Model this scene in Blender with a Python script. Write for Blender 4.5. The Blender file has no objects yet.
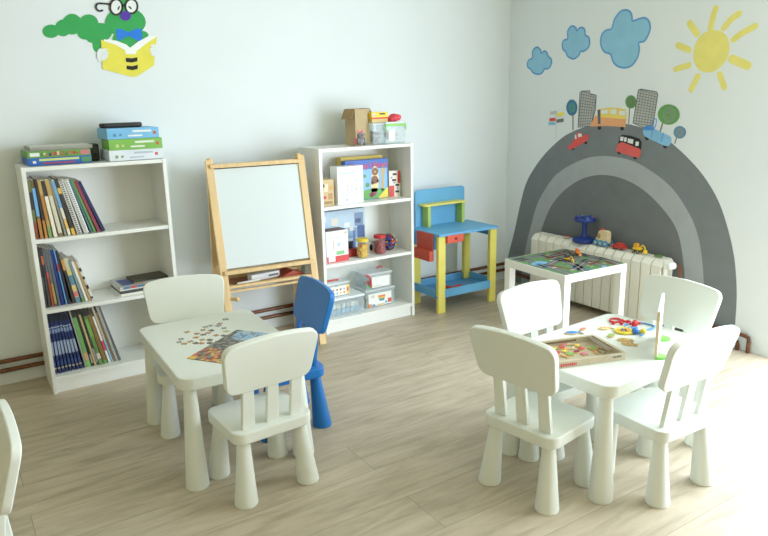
import bpy, bmesh, math, random
from mathutils import Matrix, Vector
random.seed(7)
SC = bpy.context.scene
COL = SC.collection
PI = math.pi

# ------------------------------------------------------------------ materials
def lin(c):
    c = c / 255.0
    return c / 12.92 if c <= 0.04045 else ((c + 0.055) / 1.055) ** 2.4
_MATS = {}
def mat(rgb, rough=0.5, var=0.05, scale=9.0, metallic=0.0, bump=0.0, spec=0.4, alpha=1.0):
    """procedural painted / plastic / paper surface: noise-driven tint and optional grain"""
    key = (tuple(rgb), rough, var, scale, metallic, bump, spec, alpha)
    if key in _MATS: return _MATS[key]
    m = bpy.data.materials.new('surface_%03d_%03d_%03d' % tuple(int(v) for v in rgb))
    m.use_nodes = True
    nt = m.node_tree; N = nt.nodes; L = nt.links
    b = N['Principled BSDF']
    base = [lin(v) for v in rgb]
    tc = N.new('ShaderNodeTexCoord'); nz = N.new('ShaderNodeTexNoise')
    nz.inputs['Scale'].default_value = scale; nz.inputs['Detail'].default_value = 4
    L.new(tc.outputs['Object'], nz.inputs['Vector'])
    cr = N.new('ShaderNodeValToRGB')
    cr.color_ramp.elements[0].position = 0.3; cr.color_ramp.elements[1].position = 0.7
    cr.color_ramp.elements[0].color = [max(0, v * (1 - var)) for v in base] + [1]
    cr.color_ramp.elements[1].color = [min(1, v * (1 + var)) for v in base] + [1]
    L.new(nz.outputs['Fac'], cr.inputs['Fac']); L.new(cr.outputs['Color'], b.inputs['Base Color'])
    b.inputs['Roughness'].default_value = rough; b.inputs['Metallic'].default_value = metallic
    b.inputs['Specular IOR Level'].default_value = spec
    if bump:
        bp = N.new('ShaderNodeBump'); bp.inputs['Strength'].default_value = bump; bp.inputs['Distance'].default_value = 0.002
        L.new(nz.outputs['Fac'], bp.inputs['Height']); L.new(bp.outputs['Normal'], b.inputs['Normal'])
    if alpha < 1:
        out = N['Material Output']; tr = N.new('ShaderNodeBsdfTransparent'); mx = N.new('ShaderNodeMixShader')
        tr.inputs['Color'].default_value = (0.93, 0.96, 0.97, 1)
        mx.inputs['Fac'].default_value = alpha
        L.new(tr.outputs[0], mx.inputs[1]); L.new(b.outputs[0], mx.inputs[2]); L.new(mx.outputs[0], out.inputs['Surface'])
    _MATS[key] = m
    return m
def wood(rgb, axis='Z', rough=0.55, contrast=0.14, scale=14):
    key = ('wood', tuple(rgb), axis, contrast)
    if key in _MATS: return _MATS[key]
    m = bpy.data.materials.new('wood_grain'); m.use_nodes = True
    nt = m.node_tree; N = nt.nodes; L = nt.links; b = N['Principled BSDF']
    base = [lin(v) for v in rgb]
    tc = N.new('ShaderNodeTexCoord'); mp = N.new('ShaderNodeMapping')
    s = [scale] * 3; s['XYZ'.index(axis)] = scale * 0.09
    mp.inputs['Scale'].default_value = s
    nz = N.new('ShaderNodeTexNoise'); nz.inputs['Scale'].default_value = 2.2; nz.inputs['Detail'].default_value = 8; nz.inputs['Distortion'].default_value = 0.8
    L.new(tc.outputs['Object'], mp.inputs['Vector']); L.new(mp.outputs['Vector'], nz.inputs['Vector'])
    cr = N.new('ShaderNodeValToRGB')
    cr.color_ramp.elements[0].position = 0.3; cr.color_ramp.elements[1].position = 0.72
    cr.color_ramp.elements[0].color = [v * (1 - contrast) for v in base] + [1]
    cr.color_ramp.elements[1].color = [min(1, v * (1 + contrast)) for v in base] + [1]
    L.new(nz.outputs['Fac'], cr.inputs['Fac']); L.new(cr.outputs['Color'], b.inputs['Base Color'])
    b.inputs['Roughness'].default_value = rough
    _MATS[key] = m
    return m
def floor_material():
    m = bpy.data.materials.new('laminate_planks'); m.use_nodes = True
    nt = m.node_tree; N = nt.nodes; L = nt.links; b = N['Principled BSDF']
    tc = N.new('ShaderNodeTexCoord')
    mp = N.new('ShaderNodeMapping'); mp.inputs['Location'].default_value = (0.311, 1.23 + 0.24 * 20, 0)
    L.new(tc.outputs['Object'], mp.inputs['Vector'])
    br = N.new('ShaderNodeTexBrick')
    br.offset = 0.56; br.offset_frequency = 2; br.squash = 1.0
    br.inputs['Scale'].default_value = 1.0
    br.inputs['Brick Width'].default_value = 2.23; br.inputs['Row Height'].default_value = 0.24
    br.inputs['Mortar Size'].default_value = 0.0013; br.inputs['Mortar Smooth'].default_value = 0.2
    br.inputs['Bias'].default_value = 0.0
    br.inputs['Color1'].default_value = (0.05, 0.05, 0.05, 1); br.inputs['Color2'].default_value = (0.95, 0.95, 0.95, 1)
    br.inputs['Mortar'].default_value = (0.5, 0.5, 0.5, 1)
    L.new(mp.outputs['Vector'], br.inputs['Vector'])
    # plank-wise shifted grain
    g1 = N.new('ShaderNodeMapping'); g1.inputs['Scale'].default_value = (1.3, 8, 1)
    sh = N.new('ShaderNodeVectorMath'); sh.operation = 'MULTIPLY_ADD'
    sh.inputs[1].default_value = (7.0, 3.0, 0); L.new(br.outputs['Color'], sh.inputs[0]); L.new(tc.outputs['Object'], sh.inputs[2])
    L.new(sh.outputs[0], g1.inputs['Vector'])
    n1 = N.new('ShaderNodeTexNoise'); n1.inputs['Scale'].default_value = 2.3; n1.inputs['Detail'].default_value = 9; n1.inputs['Roughness'].default_value = 0.62; n1.inputs['Distortion'].default_value = 0.5
    L.new(g1.outputs['Vector'], n1.inputs['Vector'])
    cr = N.new('ShaderNodeValToRGB'); e = cr.color_ramp.elements
    e[0].position = 0.28; e[0].color = [lin(v) for v in FLOOR_DARK] + [1]
    e[1].position = 0.70; e[1].color = [lin(v) for v in FLOOR_LIGHT] + [1]
    k = e.new(0.5); k.color = [lin(v) for v in FLOOR_MID] + [1]
    L.new(n1.outputs['Fac'], cr.inputs['Fac'])
    # plank tint
    hv = N.new('ShaderNodeMixRGB'); hv.blend_type = 'MULTIPLY'; hv.inputs['Fac'].default_value = 1.0
    tr = N.new('ShaderNodeValToRGB'); tr.color_ramp.elements[0].color = (0.95, 0.95, 0.95, 1); tr.color_ramp.elements[1].color = (1.03, 1.03, 1.02, 1)
    L.new(br.outputs['Color'], tr.inputs['Fac']); L.new(cr.outputs['Color'], hv.inputs[1]); L.new(tr.outputs['Color'], hv.inputs[2])
    mo = N.new('ShaderNodeMixRGB'); mo.inputs[2].default_value = [lin(v) for v in (92, 82, 66)] + [1]
    mf = N.new('ShaderNodeMath'); mf.operation = 'MULTIPLY'; mf.inputs[1].default_value = 0.6
    L.new(br.outputs['Fac'], mf.inputs[0]); L.new(mf.outputs[0], mo.inputs['Fac']); L.new(hv.outputs['Color'], mo.inputs[1])
    L.new(mo.outputs['Color'], b.inputs['Base Color'])
    b.inputs['Roughness'].default_value = 0.42
    b.inputs['Specular IOR Level'].default_value = 0.5
    return m

# ------------------------------------------------------------------ mesh building
class MB:
    def __init__(self): self.bm = bmesh.new(); self.mats = []
    def mi(self, m):
        if m not in self.mats: self.mats.append(m)
        return self.mats.index(m)
    def add(self, tmp, m, M=None):
        i = self.mi(m)
        for f in tmp.faces: f.material_index = i
        if M is not None:
            bmesh.ops.transform(tmp, matrix=M, verts=tmp.verts)
            if M.determinant() < 0: bmesh.ops.reverse_faces(tmp, faces=tmp.faces[:])
        me = bpy.data.meshes.new('tmp'); tmp.to_mesh(me); tmp.free()
        self.bm.from_mesh(me); bpy.data.meshes.remove(me)
    def box(self, c, s, m, rot=(0, 0, 0), bev=0.0, seg=2):
        t = bmesh.new(); bmesh.ops.create_cube(t, size=1.0)
        bmesh.ops.scale(t, vec=s, verts=t.verts)
        if bev: bmesh.ops.bevel(t, geom=t.edges[:], offset=bev, segments=seg, profile=0.5, affect='EDGES')
        from mathutils import Euler
        self.add(t, m, Matrix.Translation(c) @ Euler(rot).to_matrix().to_4x4())
        return self
    def span(self, x0, x1, y0, y1, z0, z1, m, bev=0.0):
        return self.box(((x0+x1)/2, (y0+y1)/2, (z0+z1)/2), (abs(x1-x0), abs(y1-y0), abs(z1-z0)), m, bev=bev)
    def prism(self, pts, h, m, M=None, bev=0.0, seg=3):
        """2D outline in local xy, extruded 0..h along local z"""
        t = bmesh.new()
        vs = [t.verts.new((p[0], p[1], 0)) for p in pts]
        f = t.faces.new(vs); f.normal_update()
        if h:
            r = bmesh.ops.extrude_face_region(t, geom=[f])
            bmesh.ops.translate(t, vec=(0, 0, h), verts=[v for v in r['geom'] if isinstance(v, bmesh.types.BMVert)])
        bmesh.ops.recalc_face_normals(t, faces=t.faces[:])
        if bev:
            es = [e for e in t.edges if len(e.link_faces) == 2 and abs(e.verts[0].co.z - e.verts[1].co.z) < 1e-6]
            bmesh.ops.bevel(t, geom=es, offset=bev, segments=seg, profile=0.5, affect='EDGES')
        self.add(t, m, M); return self
    def ring(self, prof, m, M=None, seg=24):
        """lathe: profile of (r, z)"""
        t = bmesh.new(); rows = []
        for r, z in prof:
            if r < 1e-6: rows.append([t.verts.new((0, 0, z))])
            else: rows.append([t.verts.new((r*math.cos(2*PI*k/seg), r*math.sin(2*PI*k/seg), z)) for k in range(seg)])
        for a, b in zip(rows, rows[1:]):
            for k in range(seg):
                k2 = (k+1) % seg
                if len(a) == 1 and len(b) == 1: continue
                if len(a) == 1: t.faces.new((a[0], b[k], b[k2]))
                elif len(b) == 1: t.faces.new((a[k], a[k2], b[0]))
                else: t.faces.new((a[k], a[k2], b[k2], b[k]))
        for row, fl in ((rows[0], True), (rows[-1], False)):
            if len(row) > 1: t.faces.new(row)
        bmesh.ops.recalc_face_normals(t, faces=t.faces[:])
        self.add(t, m, M); return self
    def cyl(self, p0, p1, r0, m, r1=None, seg=16):
        p0 = Vector(p0); p1 = Vector(p1); d = p1 - p0
        q = d.to_track_quat('Z', 'Y').to_matrix().to_4x4()
        return self.ring([(r0, 0), (r1 if r1 is not None else r0, d.length)], m, Matrix.Translation(p0) @ q, seg)
    def ball(self, c, r, m, seg=16):
        t = bmesh.new(); bmesh.ops.create_uvsphere(t, u_segments=seg, v_segments=seg // 2 + 2, radius=1.0)
        if not isinstance(r, (tuple, list)): r = (r, r, r)
        bmesh.ops.scale(t, vec=r, verts=t.verts)
        self.add(t, m, Matrix.Translation(c)); return self
    def tube(self, pts, r, m, seg=10, closed=False):
        pts = [Vector(p) for p in pts]; n = len(pts); t = bmesh.new(); rows = []
        for i, p in enumerate(pts):
            a = pts[i-1] if (i or closed) else p; b = pts[(i+1) % n] if (i < n-1 or closed) else p
            d = (b - a).normalized(); up = Vector((0, 0, 1)) if abs(d.z) < 0.95 else Vector((1, 0, 0))
            s = d.cross(up).normalized(); u = s.cross(d)
            rows.append([t.verts.new(p + r*(math.cos(2*PI*k/seg)*s + math.sin(2*PI*k/seg)*u)) for k in range(seg)])
        for i in range(n if closed else n-1):
            a, b = rows[i], rows[(i+1) % n]
            for k in range(seg): t.faces.new((a[k], a[(k+1) % seg], b[(k+1) % seg], b[k]))
        if not closed: t.faces.new(rows[0]); t.faces.new(rows[-1])
        bmesh.ops.recalc_face_normals(t, faces=t.faces[:])
        self.add(t, m); return self
    def build(self, name, parent=None, loc=(0, 0, 0), rot=(0, 0, 0), label=None, kind=None, smooth=0.6):
        me = bpy.data.meshes.new(name); self.bm.to_mesh(me); self.bm.free()
        for m in self.mats: me.materials.append(m)
        if smooth:
            for p in me.polygons: p.use_smooth = True
            me.set_sharp_from_angle(angle=smooth)
        o = bpy.data.objects.new(name, me); COL.objects.link(o)
        if smooth:
            wn = o.modifiers.new('normals', 'WEIGHTED_NORMAL'); wn.keep_sharp = True
        o.location = loc; o.rotation_euler = rot
        if parent is not None: o.parent = parent
        if label: o['label'] = label
        if kind: o['kind'] = kind
        return o

def thing(name, label, cat, loc=(0, 0, 0), rz=0.0, group=None):
    o = bpy.data.objects.new(name, None); COL.objects.link(o); o.empty_display_size = 0.05
    o.location = loc; o.rotation_euler = (0, 0, rz)
    return tag(o, label, cat, group)
def tag(o, label, cat, group=None):
    o['label'] = label; o['category'] = cat
    if group: o['group'] = group
    return o
def dup(root, label, loc, rz, group=None):
    r = root.copy(); COL.objects.link(r); r.location = loc; r.rotation_euler = (0, 0, rz); r['label'] = label
    if group: r['group'] = group
    for ch in list(root.children):
        c = ch.copy(); COL.objects.link(c); c.parent = r
        for g in list(ch.children):
            d = g.copy(); COL.objects.link(d); d.parent = c
    return r
def struct(name, mb, parent=None):
    return mb.build(name, parent, kind=None if parent else 'structure', smooth=0)
def rrect(w, d, r, n=6, cx=0, cy=0):
    out = []
    for sx, sy, a0 in ((1, 1, 0), (-1, 1, 90), (-1, -1, 180), (1, -1, 270)):
        for k in range(n+1):
            a = math.radians(a0 + 90*k/n)
            out.append((cx + sx*(w/2-r) + r*math.cos(a), cy + sy*(d/2-r) + r*math.sin(a)))
    return out
def round_poly(pts, r, n=5):
    """round the corners of a convex-ish outline; r per corner or one value"""
    out = []; N = len(pts)
    for i in range(N):
        p = Vector(pts[i]); a = Vector(pts[i-1]); b = Vector(pts[(i+1) % N])
        rr = r[i] if isinstance(r, (list, tuple)) else r
        u = (a-p).normalized(); v = (b-p).normalized()
        s = p + u*rr; e = p + v*rr
        for k in range(n+1):
            t = k/n
            q = (1-t)**2*s + 2*t*(1-t)*p + t*t*e
            out.append((q.x, q.y))
    return out
def smooth_closed(pts, n=4):
    out = []; N = len(pts); P = [Vector(p) for p in pts]
    for i in range(N):
        a, b, c, d = P[i-1], P[i], P[(i+1) % N], P[(i+2) % N]
        for k in range(n):
            t = k/n
            q = 0.5*((2*b) + (c-a)*t + (2*a-5*b+4*c-d)*t*t + (3*b-a-3*c+d)*t**3)
            out.append((q.x, q.y))
    return out
def smooth_open(pts, n=5):
    P = [Vector(p) for p in pts]; P = [P[0]*2-P[1]] + P + [P[-1]*2-P[-2]]; out = []
    for i in range(1, len(P)-2):
        a, b, c, d = P[i-1:i+3]
        for k in range(n):
            t = k/n
            q = 0.5*((2*b) + (c-a)*t + (2*a-5*b+4*c-d)*t*t + (3*b-a-3*c+d)*t**3)
            out.append((q.x, q.y))
    out.append((P[-2].x, P[-2].y)); return out
def ribbon(pts, w, caps=True):
    """outline of a brush stroke of width w along a polyline"""
    P = [Vector(p) for p in pts]; L_, R_ = [], []
    for i, p in enumerate(P):
        d = (P[min(i+1, len(P)-1)] - P[max(i-1, 0)]).normalized(); nrm = Vector((-d.y, d.x))*w/2
        L_.append(p+nrm); R_.append(p-nrm)
    out = [(v.x, v.y) for v in L_]
    if caps:
        d = (P[-1]-P[-2]).normalized(); a0 = math.atan2(d.x, -d.y)
        base = math.atan2(L_[-1].y-P[-1].y, L_[-1].x-P[-1].x)
        out += [(P[-1].x + w/2*math.cos(base-PI*k/5), P[-1].y + w/2*math.sin(base-PI*k/5)) for k in range(1, 5)]
    out += [(v.x, v.y) for v in reversed(R_)]
    if caps:
        base = math.atan2(R_[0].y-P[0].y, R_[0].x-P[0].x)
        out += [(P[0].x + w/2*math.cos(base-PI*k/5), P[0].y + w/2*math.sin(base-PI*k/5)) for k in range(1, 5)]
    return out
def lettering(txt, size, m, parent, loc, rot, name='lettering', depth=0.0006, align='CENTER', sx=1.0):
    cu = bpy.data.curves.new('text', 'FONT'); cu.body = txt; cu.size = size; cu.align_x = align; cu.extrude = depth; cu.resolution_u = 3
    o = bpy.data.objects.new('text', cu); COL.objects.link(o)
    dg = bpy.context.evaluated_depsgraph_get()
    me = bpy.data.meshes.new_from_object(o.evaluated_get(dg)); bpy.data.objects.remove(o); bpy.data.curves.remove(cu)
    me.materials.clear(); me.materials.append(m)
    t = bpy.data.objects.new(name, me); COL.objects.link(t); t.parent = parent; t.location = loc; t.rotation_euler = rot; t.scale = (sx, 1, 1)
    return t
# frames for paint on the two walls: (a, b) -> (x|y, z), pushed off the wall by e
def MA(e): return Matrix(((1, 0, 0, 0), (0, 0, -1, -e), (0, 1, 0, 0), (0, 0, 0, 1)))     # wall_back: x, z
def MBw(e): return Matrix(((0, 0, -1, -e), (1, 0, 0, 0), (0, 1, 0, 0), (0, 0, 0, 1)))    # wall_right: y, z
WALL_LIFT = 4.5; KEY, FILL, EXPO, GAMMA = 255, 10, -0.05, 1.12
CAMX, CAMY, CAMZ = -3.8903, -4.1435, 1.5204
M = {
'w_body0':[(-3.238,1.892),(-3.241,1.882),(-3.247,1.873),(-3.255,1.866),(-3.266,1.86),(-3.277,1.857),(-3.289,1.857),(-3.3,1.859),(-3.309,1.864),(-3.316,1.871),(-3.319,1.88),(-3.32,1.89),(-3.317,1.899),(-3.311,1.908),(-3.303,1.916),(-3.292,1.921),(-3.281,1.924),(-3.269,1.925),(-3.258,1.922),(-3.249,1.917),(-3.242,1.91),(-3.238,1.902)],
'w_body1':[(-3.177,1.911),(-3.18,1.899),(-3.186,1.888),(-3.195,1.878),(-3.205,1.871),(-3.217,1.867),(-3.228,1.867),(-3.239,1.87),(-3.247,1.877),(-3.254,1.886),(-3.257,1.897),(-3.257,1.909),(-3.254,1.921),(-3.248,1.932),(-3.239,1.941),(-3.229,1.948),(-3.218,1.952),(-3.206,1.952),(-3.196,1.949),(-3.187,1.943),(-3.181,1.934),(-3.177,1.923)],
'w_body2':[(-3.121,1.932),(-3.125,1.917),(-3.132,1.903),(-3.143,1.891),(-3.156,1.882),(-3.17,1.878),(-3.184,1.877),(-3.197,1.881),(-3.207,1.889),(-3.215,1.9),(-3.219,1.914),(-3.219,1.929),(-3.215,1.944),(-3.208,1.958),(-3.197,1.969),(-3.185,1.978),(-3.171,1.983),(-3.157,1.983),(-3.144,1.98),(-3.133,1.972),(-3.125,1.961),(-3.121,1.947)],
'w_body3':[(-3.068,1.893),(-3.071,1.882),(-3.077,1.871),(-3.086,1.863),(-3.097,1.856),(-3.108,1.853),(-3.12,1.853),(-3.131,1.856),(-3.14,1.861),(-3.147,1.87),(-3.15,1.88),(-3.151,1.891),(-3.148,1.902),(-3.142,1.912),(-3.133,1.92),(-3.122,1.927),(-3.111,1.93),(-3.099,1.931),(-3.088,1.928),(-3.079,1.922),(-3.072,1.914),(-3.068,1.904)],
'w_body4':[(-3.036,1.94),(-3.04,1.928),(-3.047,1.916),(-3.058,1.905),(-3.071,1.898),(-3.085,1.894),(-3.099,1.893),(-3.113,1.897),(-3.124,1.903),(-3.132,1.913),(-3.136,1.924),(-3.137,1.937),(-3.133,1.95),(-3.126,1.961),(-3.115,1.971),(-3.103,1.979),(-3.089,1.983),(-3.074,1.984),(-3.061,1.981),(-3.05,1.974),(-3.042,1.965),(-3.037,1.953)],
'w_body5':[(-2.969,1.896),(-2.973,1.882),(-2.982,1.869),(-2.995,1.858),(-3.01,1.851),(-3.028,1.846),(-3.045,1.846),(-3.062,1.849),(-3.076,1.856),(-3.086,1.867),(-3.091,1.879),(-3.092,1.892),(-3.088,1.906),(-3.08,1.919),(-3.067,1.929),(-3.052,1.937),(-3.034,1.942),(-3.017,1.942),(-3.0,1.939),(-2.986,1.932),(-2.976,1.922),(-2.97,1.91)],
'w_body6':[(-3.044,1.872),(-3.047,1.862),(-3.052,1.854),(-3.059,1.846),(-3.067,1.841),(-3.077,1.838),(-3.086,1.838),(-3.095,1.84),(-3.102,1.845),(-3.107,1.852),(-3.11,1.861),(-3.11,1.87),(-3.108,1.879),(-3.103,1.888),(-3.096,1.895),(-3.088,1.901),(-3.078,1.904),(-3.069,1.904),(-3.06,1.902),(-3.053,1.897),(-3.047,1.89),(-3.044,1.881)],
'w_body7':[(-3.03,1.839),(-3.033,1.825),(-3.037,1.811),(-3.043,1.8),(-3.05,1.792),(-3.057,1.788),(-3.064,1.788),(-3.071,1.792),(-3.076,1.8),(-3.079,1.811),(-3.08,1.824),(-3.08,1.838),(-3.077,1.853),(-3.072,1.866),(-3.067,1.877),(-3.06,1.885),(-3.053,1.89),(-3.046,1.89),(-3.039,1.886),(-3.034,1.878),(-3.031,1.867),(-3.03,1.854)],
'w_body8':[(-2.799,1.86),(-2.804,1.844),(-2.816,1.828),(-2.834,1.815),(-2.856,1.805),(-2.881,1.8),(-2.906,1.8),(-2.929,1.804),(-2.949,1.813),(-2.963,1.825),(-2.972,1.84),(-2.973,1.856),(-2.968,1.872),(-2.956,1.888),(-2.939,1.901),(-2.917,1.91),(-2.893,1.916),(-2.868,1.917),(-2.845,1.913),(-2.825,1.904),(-2.81,1.892),(-2.801,1.877)],
'w_body9':[(-2.774,1.882),(-2.776,1.874),(-2.781,1.867),(-2.787,1.861),(-2.795,1.857),(-2.804,1.854),(-2.813,1.854),(-2.822,1.856),(-2.829,1.86),(-2.834,1.866),(-2.837,1.873),(-2.838,1.88),(-2.836,1.888),(-2.831,1.895),(-2.825,1.901),(-2.817,1.906),(-2.808,1.908),(-2.799,1.908),(-2.79,1.906),(-2.783,1.902),(-2.777,1.897),(-2.774,1.89)],
'w_body10':[(-2.781,1.954),(-2.788,1.932),(-2.804,1.911),(-2.827,1.893),(-2.855,1.88),(-2.885,1.873),(-2.917,1.872),(-2.946,1.877),(-2.97,1.889),(-2.988,1.905),(-2.999,1.924),(-3.001,1.946),(-2.994,1.968),(-2.979,1.989),(-2.957,2.006),(-2.93,2.019),(-2.9,2.027),(-2.869,2.029),(-2.839,2.024),(-2.814,2.013),(-2.795,1.997),(-2.784,1.977)],
'w_body11':[(-2.846,2.043),(-2.85,2.027),(-2.857,2.013),(-2.867,2.0),(-2.878,1.991),(-2.891,1.986),(-2.904,1.986),(-2.916,1.99),(-2.926,1.998),(-2.933,2.009),(-2.937,2.023),(-2.937,2.038),(-2.933,2.054),(-2.927,2.068),(-2.917,2.08),(-2.905,2.089),(-2.892,2.094),(-2.88,2.095),(-2.868,2.092),(-2.858,2.084),(-2.85,2.072),(-2.846,2.058)],
'w_cover':[(-3.033,1.854),(-2.958,1.832),(-2.912,1.799),(-2.881,1.783),(-2.85,1.8),(-2.801,1.836),(-2.727,1.881),(-2.761,1.72),(-2.857,1.662),(-2.89,1.657),(-3.042,1.7)],
'w_page':[(-3.018,1.857),(-2.956,1.852),(-2.903,1.833),(-2.883,1.815),(-2.837,1.848),(-2.773,1.881),(-2.727,1.881),(-2.801,1.834),(-2.85,1.798),(-2.854,1.782),(-2.909,1.781),(-2.912,1.801),(-2.958,1.829),(-3.02,1.849)],
'w_stripe0':[(-2.913,1.761),(-2.879,1.759),(-2.848,1.765),(-2.85,1.743),(-2.882,1.735),(-2.914,1.739)],
'w_stripe1':[(-2.913,1.719),(-2.881,1.716),(-2.85,1.724),(-2.853,1.701),(-2.882,1.694),(-2.914,1.699)],
'w_bow':[(-2.949,1.913),(-2.922,1.914),(-2.883,1.899),(-2.839,1.918),(-2.809,1.919),(-2.811,1.865),(-2.832,1.852),(-2.885,1.879),(-2.938,1.852),(-2.947,1.854)],
'w_nose':[(-2.86,1.985),(-2.862,1.977),(-2.867,1.97),(-2.874,1.964),(-2.883,1.96),(-2.892,1.958),(-2.901,1.959),(-2.908,1.962),(-2.914,1.968),(-2.918,1.974),(-2.918,1.982),(-2.916,1.99),(-2.911,1.997),(-2.904,2.003),(-2.895,2.007),(-2.886,2.008),(-2.877,2.007),(-2.87,2.004),(-2.864,1.999),(-2.86,1.992)],
'w_lens0':[(-2.901,2.03),(-2.904,2.017),(-2.91,2.005),(-2.918,1.996),(-2.928,1.99),(-2.938,1.987),(-2.948,1.989),(-2.956,1.994),(-2.962,2.003),(-2.966,2.014),(-2.966,2.026),(-2.963,2.039),(-2.957,2.051),(-2.949,2.06),(-2.939,2.066),(-2.929,2.069),(-2.919,2.067),(-2.911,2.062),(-2.905,2.053),(-2.901,2.042)],
'w_lens1':[(-2.819,2.037),(-2.822,2.025),(-2.828,2.015),(-2.836,2.006),(-2.846,2.0),(-2.857,1.998),(-2.867,1.999),(-2.875,2.004),(-2.881,2.012),(-2.885,2.022),(-2.885,2.034),(-2.883,2.046),(-2.877,2.056),(-2.869,2.065),(-2.859,2.071),(-2.849,2.073),(-2.838,2.072),(-2.83,2.067),(-2.823,2.059),(-2.82,2.049)],
'w_pupil0':[(-2.918,2.022),(-2.921,2.016),(-2.925,2.013),(-2.928,2.012),(-2.929,2.014),(-2.928,2.019),(-2.926,2.025),(-2.922,2.03),(-2.918,2.034),(-2.915,2.035),(-2.914,2.033),(-2.915,2.028)],
'w_pupil1':[(-2.856,2.031),(-2.852,2.027),(-2.851,2.023),(-2.851,2.02),(-2.854,2.019),(-2.859,2.021),(-2.863,2.025),(-2.867,2.029),(-2.869,2.034),(-2.868,2.036),(-2.865,2.037),(-2.861,2.035)],
'w_arm':[(-2.964,2.041),(-2.997,2.042),(-3.025,2.041),(-3.038,2.03),(-3.037,2.012),(-3.024,2.003),(-3.008,2.007)],
'w_bridge':[(-2.902,2.031),(-2.894,2.041),(-2.885,2.034)],
'w_handl0':[(-3.025,1.775),(-3.03,1.757),(-3.039,1.743),(-3.049,1.738),(-3.058,1.743),(-3.064,1.756),(-3.064,1.774),(-3.06,1.792),(-3.051,1.805),(-3.041,1.81),(-3.032,1.805),(-3.026,1.792)],
'w_handl1':[(-3.005,1.802),(-3.008,1.798),(-3.013,1.795),(-3.021,1.793),(-3.028,1.794),(-3.032,1.797),(-3.034,1.801),(-3.032,1.805),(-3.026,1.808),(-3.019,1.809),(-3.012,1.809),(-3.007,1.806)],
'w_handl2':[(-3.0,1.787),(-3.002,1.783),(-3.008,1.779),(-3.016,1.778),(-3.024,1.779),(-3.029,1.782),(-3.03,1.786),(-3.028,1.79),(-3.022,1.793),(-3.014,1.794),(-3.007,1.793),(-3.002,1.791)],
'w_handl3':[(-3.004,1.77),(-3.006,1.766),(-3.012,1.763),(-3.02,1.762),(-3.027,1.763),(-3.032,1.766),(-3.034,1.77),(-3.031,1.774),(-3.026,1.777),(-3.018,1.778),(-3.01,1.777),(-3.005,1.774)],
'w_handl4':[(-3.013,1.756),(-3.016,1.752),(-3.021,1.749),(-3.028,1.748),(-3.035,1.749),(-3.04,1.752),(-3.042,1.756),(-3.039,1.76),(-3.034,1.763),(-3.027,1.764),(-3.02,1.763),(-3.015,1.76)],
'w_handr0':[(-2.721,1.802),(-2.725,1.784),(-2.732,1.771),(-2.74,1.767),(-2.747,1.771),(-2.751,1.784),(-2.752,1.802),(-2.748,1.819),(-2.741,1.832),(-2.733,1.837),(-2.726,1.833),(-2.721,1.82)],
'w_handr1':[(-2.738,1.828),(-2.74,1.824),(-2.746,1.82),(-2.754,1.819),(-2.761,1.82),(-2.767,1.823),(-2.768,1.827),(-2.766,1.831),(-2.76,1.835),(-2.752,1.836),(-2.745,1.835),(-2.739,1.832)],
'w_handr2':[(-2.745,1.811),(-2.747,1.807),(-2.753,1.804),(-2.761,1.802),(-2.769,1.803),(-2.774,1.806),(-2.776,1.81),(-2.773,1.815),(-2.767,1.818),(-2.759,1.819),(-2.752,1.818),(-2.747,1.815)],
'w_handr3':[(-2.747,1.794),(-2.749,1.79),(-2.755,1.787),(-2.763,1.786),(-2.77,1.787),(-2.776,1.79),(-2.777,1.794),(-2.775,1.798),(-2.769,1.801),(-2.761,1.802),(-2.754,1.801),(-2.748,1.798)],
'w_handr4':[(-2.74,1.78),(-2.743,1.775),(-2.749,1.772),(-2.757,1.771),(-2.764,1.772),(-2.769,1.775),(-2.771,1.779),(-2.769,1.783),(-2.763,1.786),(-2.755,1.788),(-2.747,1.787),(-2.742,1.784)],
'cloud0':[(-.198,1.742),(-.216,1.77),(-.25,1.781),(-.251,1.831),(-.278,1.853),(-.306,1.854),(-.332,1.833),(-.34,1.81),(-.372,1.824),(-.4,1.809),(-.411,1.785),(-.443,1.762),(-.446,1.73),(-.421,1.699),(-.379,1.694),(-.356,1.669),(-.312,1.66),(-.262,1.675),(-.234,1.703),(-.208,1.714)],
'cloud1':[(-.544,1.857),(-.555,1.885),(-.592,1.894),(-.589,1.94),(-.609,1.969),(-.637,1.975),(-.665,1.958),(-.674,1.939),(-.7,1.958),(-.733,1.952),(-.748,1.926),(-.749,1.905),(-.782,1.888),(-.792,1.851),(-.782,1.82),(-.743,1.8),(-.714,1.8),(-.704,1.778),(-.672,1.756),(-.639,1.755),(-.599,1.775),(-.58,1.804),(-.551,1.827)],
'cloud2':[(-.886,1.85),(-.893,1.897),(-.929,1.923),(-.971,1.927),(-.991,1.986),(-1.032,2.027),(-1.074,2.034),(-1.11,2.019),(-1.127,1.989),(-1.133,1.961),(-1.177,1.968),(-1.224,1.971),(-1.257,1.946),(-1.27,1.904),(-1.254,1.857),(-1.229,1.828),(-1.192,1.823),(-1.199,1.783),(-1.189,1.733),(-1.151,1.686),(-1.095,1.673),(-1.036,1.687),(-.997,1.72),(-.975,1.765),(-.924,1.783),(-.896,1.817)],
'sun':[(-1.583,1.735),(-1.595,1.798),(-1.633,1.843),(-1.701,1.858),(-1.76,1.837),(-1.796,1.794),(-1.807,1.737),(-1.788,1.677),(-1.747,1.635),(-1.691,1.619),(-1.636,1.634),(-1.595,1.681)],
'ray0':[(-1.542,1.908),(-1.594,1.846)],
'ray1':[(-1.7,1.975),(-1.688,1.93),(-1.679,1.87)],
'ray2':[(-1.843,1.932),(-1.797,1.904),(-1.76,1.861)],
'ray3':[(-1.942,1.856),(-1.871,1.825),(-1.826,1.795)],
'ray4':[(-1.826,1.69),(-1.923,1.648)],
'ray5':[(-1.762,1.608),(-1.798,1.533)],
'ray6':[(-1.625,1.602),(-1.589,1.525)],
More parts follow.
